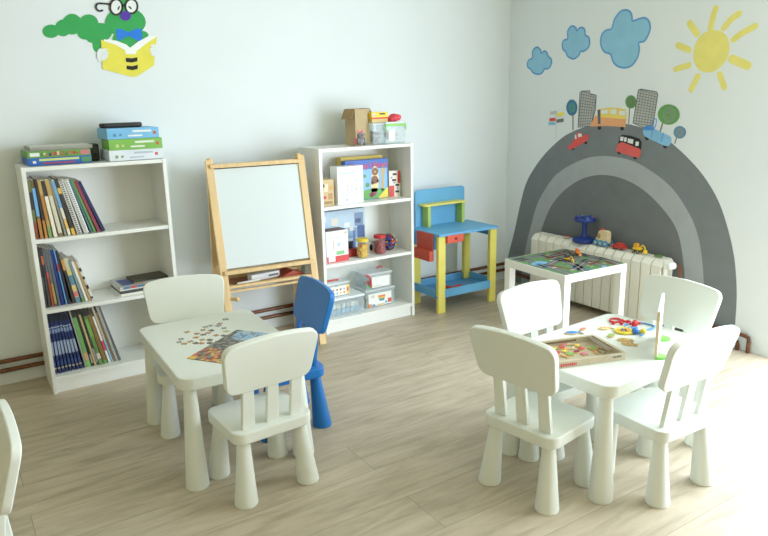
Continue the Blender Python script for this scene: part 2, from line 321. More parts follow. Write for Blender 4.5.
'ray7':[(-1.56,1.667),(-1.473,1.649)],
'ray8':[(-1.551,1.756),(-1.477,1.788)],
'post':[(-.52,1.189),(-.512,1.395)],
'fl_grey':[(-.45,1.387),(-.516,1.395),(-.518,1.37),(-.458,1.365)],
'fl_yellow':[(-.516,1.377),(-.585,1.388),(-.589,1.363),(-.526,1.349)],
'fl_red':[(-.448,1.34),(-.508,1.343),(-.509,1.319),(-.447,1.316)],
'fl_blue':[(-.438,1.311),(-.509,1.314),(-.508,1.29),(-.441,1.288)],
'fl_dark':[(-.516,1.33),(-.588,1.34),(-.589,1.315),(-.52,1.306)],
'bt0':[(-.713,1.417),(-.712,1.399),(-.705,1.383),(-.695,1.37),(-.68,1.362),(-.664,1.359),(-.648,1.362),(-.632,1.37),(-.62,1.383),(-.611,1.399),(-.607,1.417),(-.609,1.435),(-.616,1.451),(-.627,1.463),(-.641,1.471),(-.657,1.474),(-.674,1.471),(-.689,1.463),(-.701,1.45),(-.71,1.434)],
'bt0t':[(-.674,1.364),(-.68,1.259)],
'bldA':[(-.725,1.278),(-.727,1.52),(-.743,1.53),(-.816,1.531),(-.821,1.506),(-.874,1.502),(-.873,1.402),(-.845,1.291)],
'bus_low':[(-.832,1.287),(-.879,1.367),(-.893,1.356),(-1.013,1.351),(-1.135,1.345),(-1.134,1.291),(-.98,1.295),(-.839,1.287)],
'bus_top':[(-.89,1.362),(-.902,1.407),(-1.008,1.419),(-1.124,1.408),(-1.136,1.379),(-1.135,1.343),(-1.014,1.349),(-.925,1.352)],
'bus_door':[(-.893,1.402),(-.919,1.404),(-.926,1.306),(-.903,1.306)],
'bus_w0':[(-.924,1.402),(-.978,1.404),(-.984,1.378),(-.926,1.374)],
'bus_w1':[(-1.003,1.404),(-1.056,1.405),(-1.055,1.373),(-1.002,1.375)],
'bus_w2':[(-1.077,1.398),(-1.129,1.395),(-1.131,1.367),(-1.076,1.369)],
'bus_wh0':[(-.934,1.281),(-.933,1.276),(-.929,1.271),(-.922,1.268),(-.915,1.268),(-.908,1.27),(-.903,1.275),(-.901,1.281),(-.902,1.286),(-.906,1.291),(-.913,1.294),(-.92,1.294),(-.927,1.291),(-.932,1.287)],
'bus_wh1':[(-1.122,1.281),(-1.121,1.276),(-1.117,1.271),(-1.111,1.268),(-1.104,1.268),(-1.098,1.271),(-1.093,1.275),(-1.091,1.28),(-1.092,1.286),(-1.096,1.291),(-1.102,1.293),(-1.109,1.293),(-1.116,1.291),(-1.12,1.287)],
'rc_body':[(-.641,1.121),(-.649,1.146),(-.685,1.174),(-.706,1.204),(-.75,1.205),(-.796,1.231),(-.819,1.232),(-.827,1.206),(-.799,1.179),(-.726,1.144),(-.679,1.124)],
'rc_roof':[(-.693,1.19),(-.707,1.231),(-.74,1.248),(-.768,1.237),(-.775,1.204)],
'rc_w0':[(-.701,1.223),(-.714,1.228),(-.72,1.199),(-.704,1.196)],
'rc_w1':[(-.728,1.234),(-.761,1.238),(-.767,1.216),(-.733,1.209)],
'rc_wh0':[(-.702,1.127),(-.701,1.122),(-.698,1.118),(-.692,1.116),(-.686,1.116),(-.68,1.117),(-.676,1.121),(-.674,1.125),(-.675,1.13),(-.679,1.134),(-.685,1.136),(-.691,1.137),(-.697,1.135),(-.701,1.131)],
'rc_wh1':[(-.817,1.175),(-.816,1.17),(-.813,1.166),(-.807,1.164),(-.801,1.164),(-.796,1.165),(-.792,1.169),(-.79,1.173),(-.791,1.178),(-.795,1.182),(-.8,1.184),(-.806,1.184),(-.811,1.182),(-.815,1.179)],
'mb_top':[(-1.09,1.224),(-1.11,1.24),(-1.176,1.237),(-1.251,1.219),(-1.269,1.195),(-1.267,1.148),(-1.082,1.16)],
'mb_low':[(-1.071,1.138),(-1.079,1.171),(-1.11,1.19),(-1.155,1.182),(-1.207,1.166),(-1.264,1.148),(-1.256,1.098),(-1.174,1.107),(-1.076,1.128)],
'mb_w0':[(-1.098,1.226),(-1.124,1.227),(-1.123,1.199),(-1.097,1.2)],
'mb_w1':[(-1.13,1.223),(-1.149,1.224),(-1.149,1.195),(-1.13,1.196)],
'mb_w2':[(-1.159,1.218),(-1.203,1.212),(-1.201,1.183),(-1.158,1.19)],
'mb_w3':[(-1.222,1.2),(-1.247,1.199),(-1.246,1.173),(-1.222,1.172)],
'mb_wh0':[(-1.111,1.122),(-1.11,1.117),(-1.106,1.112),(-1.1,1.109),(-1.093,1.109),(-1.087,1.111),(-1.082,1.115),(-1.08,1.121),(-1.081,1.126),(-1.085,1.131),(-1.091,1.134),(-1.098,1.134),(-1.105,1.132),(-1.109,1.128)],
'mb_wh1':[(-1.241,1.097),(-1.24,1.091),(-1.236,1.086),(-1.229,1.083),(-1.222,1.083),(-1.216,1.085),(-1.211,1.09),(-1.209,1.095),(-1.21,1.101),(-1.214,1.106),(-1.22,1.109),(-1.227,1.11),(-1.234,1.107),(-1.239,1.103)],
'bc_body':[(-1.271,1.271),(-1.284,1.29),(-1.317,1.297),(-1.365,1.282),(-1.437,1.256),(-1.472,1.243),(-1.485,1.223),(-1.477,1.191),(-1.443,1.182),(-1.311,1.227),(-1.28,1.246)],
'bc_hood':[(-1.274,1.288),(-1.295,1.304),(-1.331,1.303),(-1.357,1.294),(-1.345,1.276),(-1.278,1.276)],
'bc_l0':[(-1.345,1.278),(-1.337,1.228)],
'bc_l1':[(-1.425,1.261),(-1.413,1.204)],
'bc_shield':[(-1.336,1.301),(-1.344,1.341),(-1.367,1.345),(-1.365,1.314),(-1.356,1.295)],
'bc_wh0':[(-1.321,1.225),(-1.32,1.219),(-1.316,1.215),(-1.31,1.212),(-1.303,1.212),(-1.297,1.214),(-1.292,1.218),(-1.29,1.224),(-1.291,1.23),(-1.295,1.234),(-1.301,1.237),(-1.308,1.237),(-1.314,1.235),(-1.319,1.231)],
'bc_wh1':[(-1.459,1.18),(-1.458,1.174),(-1.454,1.169),(-1.448,1.166),(-1.441,1.166),(-1.435,1.168),(-1.43,1.173),(-1.428,1.179),(-1.429,1.185),(-1.433,1.19),(-1.439,1.193),(-1.446,1.193),(-1.452,1.191),(-1.457,1.186)],
'gt1':[(-1.528,1.376),(-1.526,1.357),(-1.517,1.34),(-1.501,1.326),(-1.48,1.316),(-1.456,1.313),(-1.432,1.315),(-1.409,1.324),(-1.39,1.338),(-1.377,1.355),(-1.371,1.375),(-1.373,1.395),(-1.383,1.413),(-1.399,1.427),(-1.421,1.436),(-1.445,1.439),(-1.469,1.435),(-1.491,1.427),(-1.51,1.413),(-1.522,1.396)],
'gt1t':[(-1.417,1.344),(-1.399,1.27)],
'gt0':[(-1.205,1.454),(-1.204,1.441),(-1.199,1.429),(-1.19,1.42),(-1.179,1.414),(-1.166,1.412),(-1.152,1.414),(-1.139,1.42),(-1.129,1.429),(-1.122,1.441),(-1.118,1.455),(-1.119,1.468),(-1.125,1.48),(-1.134,1.489),(-1.145,1.495),(-1.159,1.497),(-1.172,1.495),(-1.185,1.489),(-1.195,1.479),(-1.202,1.467)],
'gt0t':[(-1.156,1.417),(-1.156,1.314)],
'bldB':[(-1.188,1.318),(-1.213,1.53),(-1.231,1.534),(-1.35,1.515),(-1.36,1.5),(-1.342,1.303),(-1.27,1.291)],
'bt1':[(-1.581,1.27),(-1.58,1.259),(-1.575,1.248),(-1.566,1.239),(-1.555,1.233),(-1.542,1.231),(-1.528,1.232),(-1.515,1.237),(-1.505,1.245),(-1.497,1.256),(-1.494,1.268),(-1.495,1.28),(-1.5,1.291),(-1.509,1.3),(-1.521,1.305),(-1.534,1.308),(-1.548,1.306),(-1.56,1.301),(-1.571,1.293),(-1.578,1.282)],
'bt1t':[(-1.519,1.237),(-1.509,1.198)],
'arch_out':[(-.05,.233),(-.113,.447),(-.176,.693),(-.243,.867),(-.385,1.045),(-.547,1.179),(-.67,1.245),(-.823,1.291),(-1.027,1.319),(-1.149,1.311),(-1.268,1.288),(-1.376,1.253),(-1.477,1.207),(-1.628,1.099),(-1.739,.995),(-1.835,.868),(-1.911,.709),(-1.961,.565),(-1.987,.447),(-2.007,.309),(-2.015,.128)],
'arch_mid':[(-.225,.24),(-.283,.464),(-.362,.698),(-.496,.886),(-.572,.948),(-.672,1.007),(-.838,1.071),(-1.016,1.091),(-1.208,1.071),(-1.372,1.007),(-1.514,.921),(-1.615,.817),(-1.695,.702),(-1.75,.558),(-1.792,.342)],
'arch_in':[(-.403,.466),(-.459,.608),(-.525,.717),(-.638,.827),(-.773,.91),(-.908,.952),(-1.025,.96),(-1.153,.944),(-1.285,.898),(-1.398,.831),(-1.502,.745),(-1.574,.658),(-1.621,.536),(-1.661,.346)],
}
FLOOR_DARK = (154, 141, 120); FLOOR_MID = (182, 168, 146); FLOOR_LIGHT = (198, 185, 164)
# ------------------------------------------------------------------ palette
WHITE_WALL = mat((222, 230, 235), 0.85, 0.012, 3, bump=0.05)
CEIL = mat((214, 212, 196), 0.9, 0.01, 3)  # unseen ceiling, colour warmed and dulled to cut bounced light
WHITE_LAM = mat((232, 234, 230), 0.38, 0.012, 6)
WHITE_PLA = mat((222, 227, 221), 0.42, 0.015, 5)
BLUE_PLA = mat((20, 106, 188), 0.38, 0.04, 6)
LACK_W = mat((236, 237, 232), 0.35, 0.01, 6)
RAD_W = mat((232, 230, 218), 0.4, 0.015, 8)
COPPER = mat((104, 64, 42), 0.45, 0.3, 30, metallic=0.35)
BLACK = mat((24, 24, 26), 0.5, 0.2, 12)
PAPER = mat((226, 222, 210), 0.8, 0.06, 60)
PINE = wood((222, 188, 134), 'Z'); PINE_X = wood((222, 188, 134), 'X')
CLEAR = mat((244, 248, 250), 0.15, 0.01, 8, alpha=0.16)
CLEAR2 = mat((246, 250, 252), 0.2, 0.01, 8, alpha=0.42)
CARD = mat((180, 158, 120), 0.85, 0.06, 18)
BEIGE_CARD = mat((196, 180, 150), 0.85, 0.06, 30)
def c_(r, g, b, ro=0.5, v=0.06, s=14): return mat((r, g, b), ro, v, s)

# ------------------------------------------------------------------ room shell
XL, YF, ZC = -5.3, -6.2, 2.75
DY0, DY1, DZ = -2.27, -4.57, 2.35             # balcony door opening in the right wall (outside the frame)
fl = MB(); fl.span(XL-0.15, 0.15, YF-0.15, 0.15, -0.1, 0, floor_material()); struct('floor', fl)
struct('ceiling', MB().span(XL-0.15, 0.15, YF-0.15, 0.15, ZC, ZC+0.1, CEIL))
struct('wall_back', MB().span(XL-0.15, 0.15, 0, 0.15, 0, ZC, WHITE_WALL))
BOUNCE_OLIVE = mat((176, 164, 128), 0.85, 0.02, 3)  # unseen walls; olive chosen to darken and yellow the bounced light
struct('wall_left', MB().span(XL-0.15, XL, YF, 0, 0, ZC, BOUNCE_OLIVE))
struct('wall_front', MB().span(XL-0.15, 0.15, YF-0.15, YF, 0, ZC, BOUNCE_OLIVE))
wr = MB(); wr.span(0, 0.15, DY0, 0, 0, ZC, WHITE_WALL); wr.span(0, 0.15, YF, DY1, 0, ZC, WHITE_WALL); wr.span(0, 0.15, DY1, DY0, DZ, ZC, WHITE_WALL)
struct('wall_right', wr)
dr = MB(); FR = c_(240, 240, 238, 0.35, 0.01)
for y0, y1 in ((DY0, DY0-0.07), (DY1, DY1+0.07), ((DY0+DY1)/2-0.05, (DY0+DY1)/2+0.05)): dr.span(0.05, 0.11, y0, y1, 0, DZ, FR)
dr.span(0.05, 0.11, DY1, DY0, 0, 0.09, FR); dr.span(0.05, 0.11, DY1, DY0, DZ-0.08, DZ, FR)
struct('ground_outside', MB().span(0.15, 9, -12, 4, -0.1, -0.02, mat((206, 204, 198), 0.9, 0.04, 5)))
d1 = dr.build('door_1', kind='structure', smooth=0)
pn = MB(); pn.span(0.075, 0.081, DY1+0.05, DY0-0.05, 0.08, DZ-0.07, mat((240, 248, 250), 0.05, 0.0, 3, alpha=0.08)); pn.build('pane', d1, smooth=0)

# ------------------------------------------------------------------ furniture: bookcases
def bookcase(label, x, y_front, W=0.7154, D=0.2817, H=1.2148):
    t = thing('bookcase', label, 'bookcase', (x, y_front, 0), 0, 'white bookcases against the back wall')
    th = 0.02
    for s in (0, W-th): MB().span(s, s+th, 0, D, 0, H, WHITE_LAM, 0.0012).build('side_panel', t)
    MB().span(th, W-th, 0.003, D, H-th-0.002, H-0.002, WHITE_LAM, 0.0012).build('top_panel', t)
    for z in (0.845, 0.469): MB().span(th, W-th, 0.004, D-0.006, z-th, z, WHITE_LAM, 0.0012).build('shelf', t)
    MB().span(th, W-th, 0.004, D-0.006, 0.072, 0.092, WHITE_LAM, 0.0012).build('bottom_shelf', t)
    MB().span(th, W-th, 0.016, 0.032, 0.0, 0.072, WHITE_LAM, 0.0008).build('plinth', t)
    MB().span(th, W-th, D-0.006, D, 0.0, H-th, WHITE_LAM).build('back_panel', t)
    return t
B1X, B1Y = -3.5453, -0.313
B2X, B2Y = -1.902, -0.350
bookcase('low white bookcase full of books with board games on top, at left of the easel', B1X, B1Y)
bookcase('low white bookcase holding toy boxes and clear tubs, between the easel and the blue workbench', B2X, B2Y)

# ------------------------------------------------------------------ children's chairs
def build_chair(label, m, cat_loc, rz, group):
    t = thing('child_chair', label, 'chair', cat_loc, rz, group)
    # local: faces +y, origin on the floor below the seat centre
    s = MB(); s.prism(rrect(0.337, 0.307, 0.045), 0.046, m, Matrix.Translation((0, -0.002, 0.256)), bev=0.006); s.build('seat', t)
    top, bot = 0.198, 0.175
    prof = [(-bot, 0)] + [(bot, 0), (top, 0.206)] + [(top*0.5, 0.220), (0, 0.225), (-top*0.5, 0.220)] + [(-top, 0.206)]
    out = round_poly(prof, [0.045, 0.045, 0.045, 0.03, 0.03, 0.03, 0.045], 6)
    b = MB()
    lean = math.atan2(0.052, 0.19)
    Mb = Matrix.Translation((-0.012, -0.120, 0.468)) @ Matrix.Rotation(lean, 4, 'X') @ Matrix(((1, 0, 0, 0), (0, 0, -1, 0), (0, 1, 0, 0), (0, 0, 0, 1)))
    b.prism(out, 0.028, m, Mb, bev=0.005); b.build('backrest', t)
    for x in (-0.1, 0.003, 0.106):
        sl = MB(); sl.prism(round_poly([(-0.026, 0), (0.026, 0), (0.023, 0.2), (-0.023, 0.2)], 0.004, 2), 0.018, m,
            Matrix.Translation((x, -0.103, 0.297)) @ Matrix.Rotation(0.13, 4, 'X') @ Matrix(((1, 0, 0, 0), (0, 0, -1, 0), (0, 1, 0, 0), (0, 0, 0, 1))), bev=0.003)
        sl.build('back_slat', t)
    for sx in (-1, 1):
        for sy in (-1, 1): leg(t, m, (sx*0.122, sy*0.112, 0.262), (sx*0.1377, sy*0.1328, 0), 0.0245, 0.0455)
    return t
def leg(t, m, top, foot, r0, r1):
    d = Vector(top) - Vector(foot); h = d.z
    l = MB(); pr = [(r1*0.95, 0.0), (r1, 0.004), (r1, 0.010)]
    for k in range(1, 7):
        u = k/6; pr.append((r1 + (r0-r1)*(u**0.92), 0.010 + (h-0.010)*u))
    sh = Matrix.Identity(4); sh[0][2] = d.x/h; sh[1][2] = d.y/h
    l.ring(pr, m, sh, 28); return l.build('leg', t, foot)
WC = 'white moulded plastic children\'s chairs'
chair = build_chair('white plastic chair with its back to us, pushed under the left table, slatted legs in front', WHITE_PLA, (-2.950, -1.732, 0), 0.054, WC)
chair['label'] = 'white plastic chair at the near side of the puzzle table, seen from behind'
dup(chair, 'white plastic chair at the far side of the puzzle table, its backrest facing us', (-2.999, -1.035, 0), PI-0.2)
dup(chair, 'white plastic chair with beige shaded back, near left side of the toy-strewn table', (-2.0506, -2.4032, 0), -PI/2+0.1616)
dup(chair, 'bright white plastic chair behind the cardboard tray, in front of the playmat table', (-1.712, -2.163, 0), PI+0.03)
dup(chair, 'white plastic chair at the near right of the toy-strewn table, seen from behind', (-1.642, -2.6397, 0), -0.034)
dup(chair, 'white plastic chair at the far right of the toy-strewn table, beside the radiator', (-1.287, -2.338, 0), PI/2-0.02)
dup(chair, 'white plastic chair cut off by the left edge of the photo', (-4.02, -2.09, 0), PI/2+0.03)
build_chair('blue plastic child chair at the right side of the puzzle table', BLUE_PLA, (-2.648, -1.312, 0), PI/2-0.08, None)

# ------------------------------------------------------------------ children's tables
def child_table(label, x, y, rz, w, d):
    t = thing('child_table', label, 'table', (x, y, 0), rz, 'white plastic children\'s tables')
    MB().prism(rrect(w, d, 0.055, 8), 0.052, WHITE_PLA, Matrix.Translation((0, 0, 0.428)), bev=0.006).build('table_top', t)
    for sx in (-1, 1):
        for sy in (-1, 1): leg(t, WHITE_PLA, (sx*(w/2-0.045), sy*(d/2-0.045), 0.434), (sx*(w/2-0.0386), sy*(d/2-0.0386), 0), 0.0245, 0.047)
    return t
T1 = child_table('white plastic child table with puzzle pieces on it, before the left bookcase', -2.9497, -1.3082, -0.0316, 0.5488, 0.7551)
T2 = child_table('white plastic child table with a cardboard tray and wooden toys on it, at right', -1.6116, -2.374, 0.0604, 0.7615, 0.543)

# ------------------------------------------------------------------ square side table with playmat
LT = thing('side_table', 'square white side table with a road-map playmat top, in front of the radiator', 'table', (-0.5334, -1.1355, 0), -0.0368)
h = 0.275
MB().box((0, 0, 0.425), (0.55, 0.55, 0.05), LACK_W, bev=0.0015).build('table_top', LT)
for sx in (-1, 1):
    for sy in (-1, 1): MB().box((sx*(h-0.026), sy*(h-0.026), 0.2), (0.05, 0.05, 0.4), LACK_W, bev=0.0015).build('leg', LT)
pm = MB(); zz = 0.4502
GR = c_(92, 138, 80, 0.8, 0.18, 22); RO = c_(100, 103, 103, 0.8, 0.08, 30); BRN = c_(122, 52, 44, 0.8, 0.15, 40); PND = c_(120, 176, 214, 0.7, 0.1); LGT = c_(182, 180, 172, 0.8, 0.08)
pm.span(-0.265, 0.265, -0.265, 0.265, zz, zz+0.0012, GR)
def flat(pts, m, k): pm.prism(pts, 0.0003, m, Matrix.Translation((0, 0, zz+0.0012+0.0003*k)))
for r in ([(-0.265, 0.19), (-0.1, 0.2), (0.06, 0.15), (0.265, 0.2)], [(-0.265, -0.03), (-0.12, 0.0), (0.02, 0.05), (0.265, 0.04)], [(-0.2, 0.265), (-0.19, 0.1), (-0.2, -0.06), (-0.22, -0.265)],
          [(0.0, 0.265), (0.01, 0.1), (-0.03, -0.1), (-0.1, -0.265)], [(-0.12, -0.2), (0.02, -0.13), (0.13, -0.08), (0.265, -0.1)], [(0.22, 0.265), (0.23, 0.06), (0.24, -0.1), (0.21, -0.265)], [(0.1, 0.22), (0.11, 0.0), (0.1, -0.265)]):
    flat(ribbon(smooth_open(r), 0.064, False), RO, 0); flat(ribbon(smooth_open(r), 0.004, False), LGT, 1)
for r in ([(0.102, 0.259), (0.2, 0.127)], [(-0.052, 0.12), (0.104, 0.121)], [(-0.172, -0.024), (-0.132, -0.173)], [(0.048, -0.167), (0.185, -0.134)], [(0.199, -0.16), (0.177, -0.262)]): flat(ribbon(r, 0.024, False), BRN, 2)
flat(smooth_closed([(-0.238, 0.065), (-0.143, 0.092), (-0.119, 0.032), (-0.192, 0.006), (-0.246, 0.019)]), PND, 2)
flat(smooth_closed([(0.076, -0.238), (0.111, -0.238), (0.102, -0.262), (0.056, -0.262)]), PND, 2)
flat(smooth_closed([(-0.071, -0.232), (-0.031, -0.226), (-0.031, -0.262)]), c_(70, 110, 160), 2)
for i in range(26):
    x, y = random.uniform(-0.24, 0.24), random.uniform(-0.24, 0.24); s = random.uniform(0.008, 0.018)
    flat([(x-s, y-s*0.7), (x+s, y-s*0.7), (x+s, y+s*0.7), (x-s, y+s*0.7)], random.choice([c_(60, 84, 150), c_(196, 190, 170), c_(84, 128, 76), c_(80, 82, 84), c_(190, 160, 110), c_(66, 110, 66)]), 2)
pm.build('playmat_top', LT, label='printed road map playmat with grass, roads and a pond', smooth=0)

# ------------------------------------------------------------------ easel
EW = [0.619, 0.614]; EH, EL = 1.178, 0.237
E = thing('easel', 'pine double-sided easel with a whiteboard facing us, between the two bookcases', 'easel', (-2.286, -0.464, 0), -0.077)
def ept(s, k, off=0.0): return Vector((s*((EW[1]+(EW[0]-EW[1])*k)/2-0.022), EL*k+off, EH*k))
def slab(p0, p1, w, th, m, name, parent, nrm=Vector((0, -1, 0)), label=None):
    d = (Vector(p1)-Vector(p0)); L_ = d.length; z = d.normalized(); x = nrm.cross(z).normalized()*-1; y = z.cross(x)
    R = Matrix((x, y, z)).transposed().to_4x4()
    mb = MB(); mb.box((0, 0, L_/2), (w, th, L_), m, bev=0.002)
    o = mb.build(name, parent, label=label); o.matrix_local = Matrix.Translation(p0) @ R; return o
for s in (-1, 1):
    slab(ept(s, 0), ept(s, 1), 0.044, 0.022, PINE, 'front_leg', E)
    slab((s*0.268, 0.40, 0), (s*0.275, EL+0.025, EH*0.985), 0.044, 0.022, PINE, 'rear_leg', E)
    MB().cyl((s*0.278, EL+0.014, EH-0.02), (s*0.278, EL+0.014, EH+0.010), 0.017, PINE).build('hinge_cap', E)
kx = lambda k: ept(1, k).x
slab(ept(-1, 0.971), ept(1, 0.971), 0.022, 0.05, PINE_X, 'top_rail', E)
slab(ept(-1, 0.446), ept(1, 0.446), 0.022, 0.05, PINE_X, 'bottom_rail', E)
wb = MB(); a0, a1 = 0.464, 0.955
Mw = Matrix((( 1, 0, 0, 0), (0, EL/EH, -1, 0.004), (0, 1, 0, 0), (0, 0, 0, 1)))
wb.prism([(-kx(a0)+0.02, EH*a0), (kx(a0)-0.02, EH*a0), (kx(a1)-0.02, EH*a1), (-kx(a1)+0.02, EH*a1)], 0.006, mat((212, 222, 226), 0.25, 0.006, 3), Mw); wb.build('whiteboard', E, smooth=0)
bb = MB(); bb.prism([(-0.25, 0.53), (0.25, 0.53), (0.252, 1.13), (-0.252, 1.13)], 0.006, mat((70, 52, 34), 0.7, 0.2, 8), Matrix(((1, 0, 0, 0), (0, -0.118, 1, 0.395), (0, 1, 0, 0), (0, 0, 0, 1)))); bb.build('chalkboard', E, smooth=0)
for z in (0.52,): slab((-0.268, 0.33, z), (0.268, 0.33, z), 0.022, 0.044, PINE_X, 'rear_rail', E)
tr = MB(); tr.span(-0.262, 0.262, 0.10, 0.33, 0.422, 0.43, wood((150, 92, 62), 'X')); tr.build('tray_base', E, smooth=0)
slab((-0.265, 0.098, 0.437), (0.265, 0.098, 0.437), 0.016, 0.036, PINE_X, 'tray_lip', E)
slab((-0.265, 0.335, 0.437), (0.265, 0.335, 0.437), 0.016, 0.036, PINE_X, 'tray_lip', E)
MB().cyl((-0.285, 0.088, 0.375), (-0.235, 0.05, 0.37), 0.011, PINE).ball((-0.232, 0.048, 0.37), 0.015, PINE).build('peg', E)
slab((-0.262, 0.105, 0.405), (0.262, 0.105, 0.405), 0.014, 0.014, PINE_X, 'paper_rod', E)

# ------------------------------------------------------------------ toy workbench
WB_Y = mat((226, 214, 98), 0.5, 0.05, 8); WB_B = mat((92, 164, 214), 0.5, 0.05, 6); WB_BD = mat((70, 140, 196), 0.5, 0.05, 6); WB_R = mat((190, 66, 42), 0.5, 0.06, 8)
K = thing('toy_workbench', 'blue and yellow wooden toy workbench beside the right bookcase', 'workbench', (-0.764, -0.27, 0))
MB().box((0, 0, 0.571), (0.55, 0.36, 0.018), WB_B, bev=0.003).build('worktop', K)
for sx in (-1, 1):
    for sy in (-1, 1): MB().box((sx*0.240, sy*0.15, 0.281), (0.062, 0.03, 0.562), WB_Y, bev=0.003).build('leg', K)
bp = MB(); bp.prism(round_poly([(-0.232, 0.50), (0.232, 0.50), (0.232, 0.85), (-0.232, 0.85)], [0.004, 0.004, 0.03, 0.03]), 0.014, WB_B, Matrix(((1, 0, 0, 0), (0, 0, -1, 0.178), (0, 1, 0, 0), (0, 0, 0, 1))), bev=0.002); bp.build('back_panel', K)
MB().box((-0.01, 0.125, 0.742), (0.385, 0.085, 0.014), WB_Y, bev=0.003).build('tool_shelf', K)
for x in (-0.155, 0.165): MB().box((x, 0.13, 0.658), (0.026, 0.07, 0.154), mat((170, 196, 92), 0.5, 0.05), bev=0.002).build('shelf_post', K)
MB().box((-0.275, 0, 0.515), (0.014, 0.27, 0.094), WB_BD).build('side_apron', K); MB().box((0.275, 0, 0.53), (0.014, 0.27, 0.064), WB_BD).build('side_apron', K)
pk = MB(); pk.box((-0.286, -0.025, 0.482), (0.014, 0.185, 0.19), WB_R, bev=0.002); pk.box((-0.302, -0.025, 0.42), (0.036, 0.195, 0.075), WB_R, bev=0.003); pk.build('side_pocket', K, label='red hanging tool pocket')
dw = MB().box((-0.135, -0.172, 0.538), (0.145, 0.03, 0.056), mat((214, 84, 62), 0.5, 0.05), bev=0.003).build('drawer', K, label='small red drawer')
MB().cyl((-0.135, -0.19, 0.54), (-0.135, -0.2, 0.54), 0.008, mat((120, 40, 34))).build('knob', dw)
ty = MB(); ty.box((0, 0, 0.118), (0.55, 0.32, 0.01), WB_BD)
for y in (-0.165, 0.165): ty.box((0, y*0.97, 0.142), (0.43, 0.012, 0.06), WB_B, bev=0.002)
for x in (-0.27, 0.27): ty.box((x*1.0, 0, 0.142), (0.012, 0.262, 0.06), WB_B, bev=0.002)
ty.build('storage_tray', K)
h_ = thing('toy_hammer', 'red wooden toy tool lying in the blue tray of the workbench', 'toy', (-0.79, -0.32, 0.124), 0.15)
MB().cyl((-0.06, 0, 0.012), (0.06, 0, 0.012), 0.011, c_(206, 62, 40)).build('handle', h_)
MB().cyl((-0.07, -0.035, 0.016), (-0.07, 0.035, 0.016), 0.016, c_(196, 54, 36)).build('head', h_)

# ------------------------------------------------------------------ radiator + pipes
Rr = thing('radiator', 'white sectional radiator under the painted arch on the right wall', 'radiator', (0, 0, 0))
sec = None
NS = 15; P0, P1 = -0.452, -1.59; dp = (P1-P0)/NS
for k in range(NS):
    y = P0 + dp*(k+0.5)
    if sec is None:
        s = MB(); w = 0.071
        s.box((-0.152, 0, 0.245), (0.012, w, 0.40), RAD_W, bev=0.005)                       # front plate
        s.box((-0.095, 0, 0.25), (0.10, 0.016, 0.38), RAD_W, bev=0.003)                      # web
        s.cyl((-0.095, -0.036, 0.40), (-0.095, 0.036, 0.40), 0.026, RAD_W); s.cyl((-0.095, -0.036, 0.09), (-0.095, 0.036, 0.09), 0.026, RAD_W)
        s.prism([(-0.158, 0.442), (-0.150, 0.452), (-0.12, 0.478), (-0.045, 0.482), (-0.04, 0.46), (-0.145, 0.43)], w-0.004, RAD_W,
                Matrix(((1, 0, 0, 0), (0, 0, 1, -w/2+0.002), (0, 1, 0, 0), (0, 0, 0, 1))))
        s.box((-0.045, 0, 0.25), (0.01, w-0.01, 0.42), RAD_W, bev=0.003)
        sec = s.build('section', Rr, (0, y, 0))
    else:
        c = sec.copy(); COL.objects.link(c); c.location = (0, y, 0)
MB().span(-0.135, -0.05, P1-0.012, P1+0.002, 0.05, 0.475, RAD_W, 0.004).build('end_plate', Rr)
v = MB(); v.cyl((-0.09, P1-0.01, 0.452), (-0.09, P1-0.055, 0.452), 0.014, mat((214, 216, 214), 0.3, 0.05)); v.ring([(0.02, 0), (0.024, 0.006), (0.022, 0.05), (0.014, 0.056), (0, 0.056)], c_(240, 242, 240, 0.35, 0.02), Matrix.Translation((-0.11, P1-0.055, 0.455)) @ Matrix.Rotation(-PI/2, 4, 'Y'), 20)
v.build('thermostat_valve', Rr, label='white thermostat valve')
MB().tube([(-0.09, P1-0.05, 0.452), (-0.09, P1-0.078, 0.452), (-0.088, P1-0.085, 0.44), (-0.07, P1-0.088, 0.30), (-0.045, P1-0.09, 0.13)], 0.011, COPPER).build('copper_pipe', Rr, label='copper feed pipe dropping from the valve')
PG = 'copper heating pipes along the walls'
def pipe(pts, label): tag(MB().tube(pts, 0.0125, COPPER, 10).build('heating_pipe'), label, 'pipe', PG)
pipe([(-5.2, -0.018, 0.141), (-0.02, -0.018, 0.141)], 'upper copper heating pipe running low along the back wall')
pipe([(-5.2, -0.018, 0.088), (-0.02, -0.018, 0.088)], 'lower copper heating pipe just above the floor along the back wall')
pipe([(-0.018, -0.035, 0.13), (-0.018, -1.0, 0.115), (-0.024, -2.09, 0.10), (-0.024, -2.115, 0.092), (-0.024, -2.12, 0.07), (-0.024, -2.12, 0.0)], 'copper heating pipe on the right wall bending down outermost beyond the arch')
pipe([(-0.018, -0.035, 0.08), (-0.018, -1.0, 0.068), (-0.024, -2.03, 0.055), (-0.024, -2.05, 0.048), (-0.024, -2.055, 0.03), (-0.024, -2.055, 0.0)], 'copper heating pipe on the right wall bending down innermost at the arch foot')
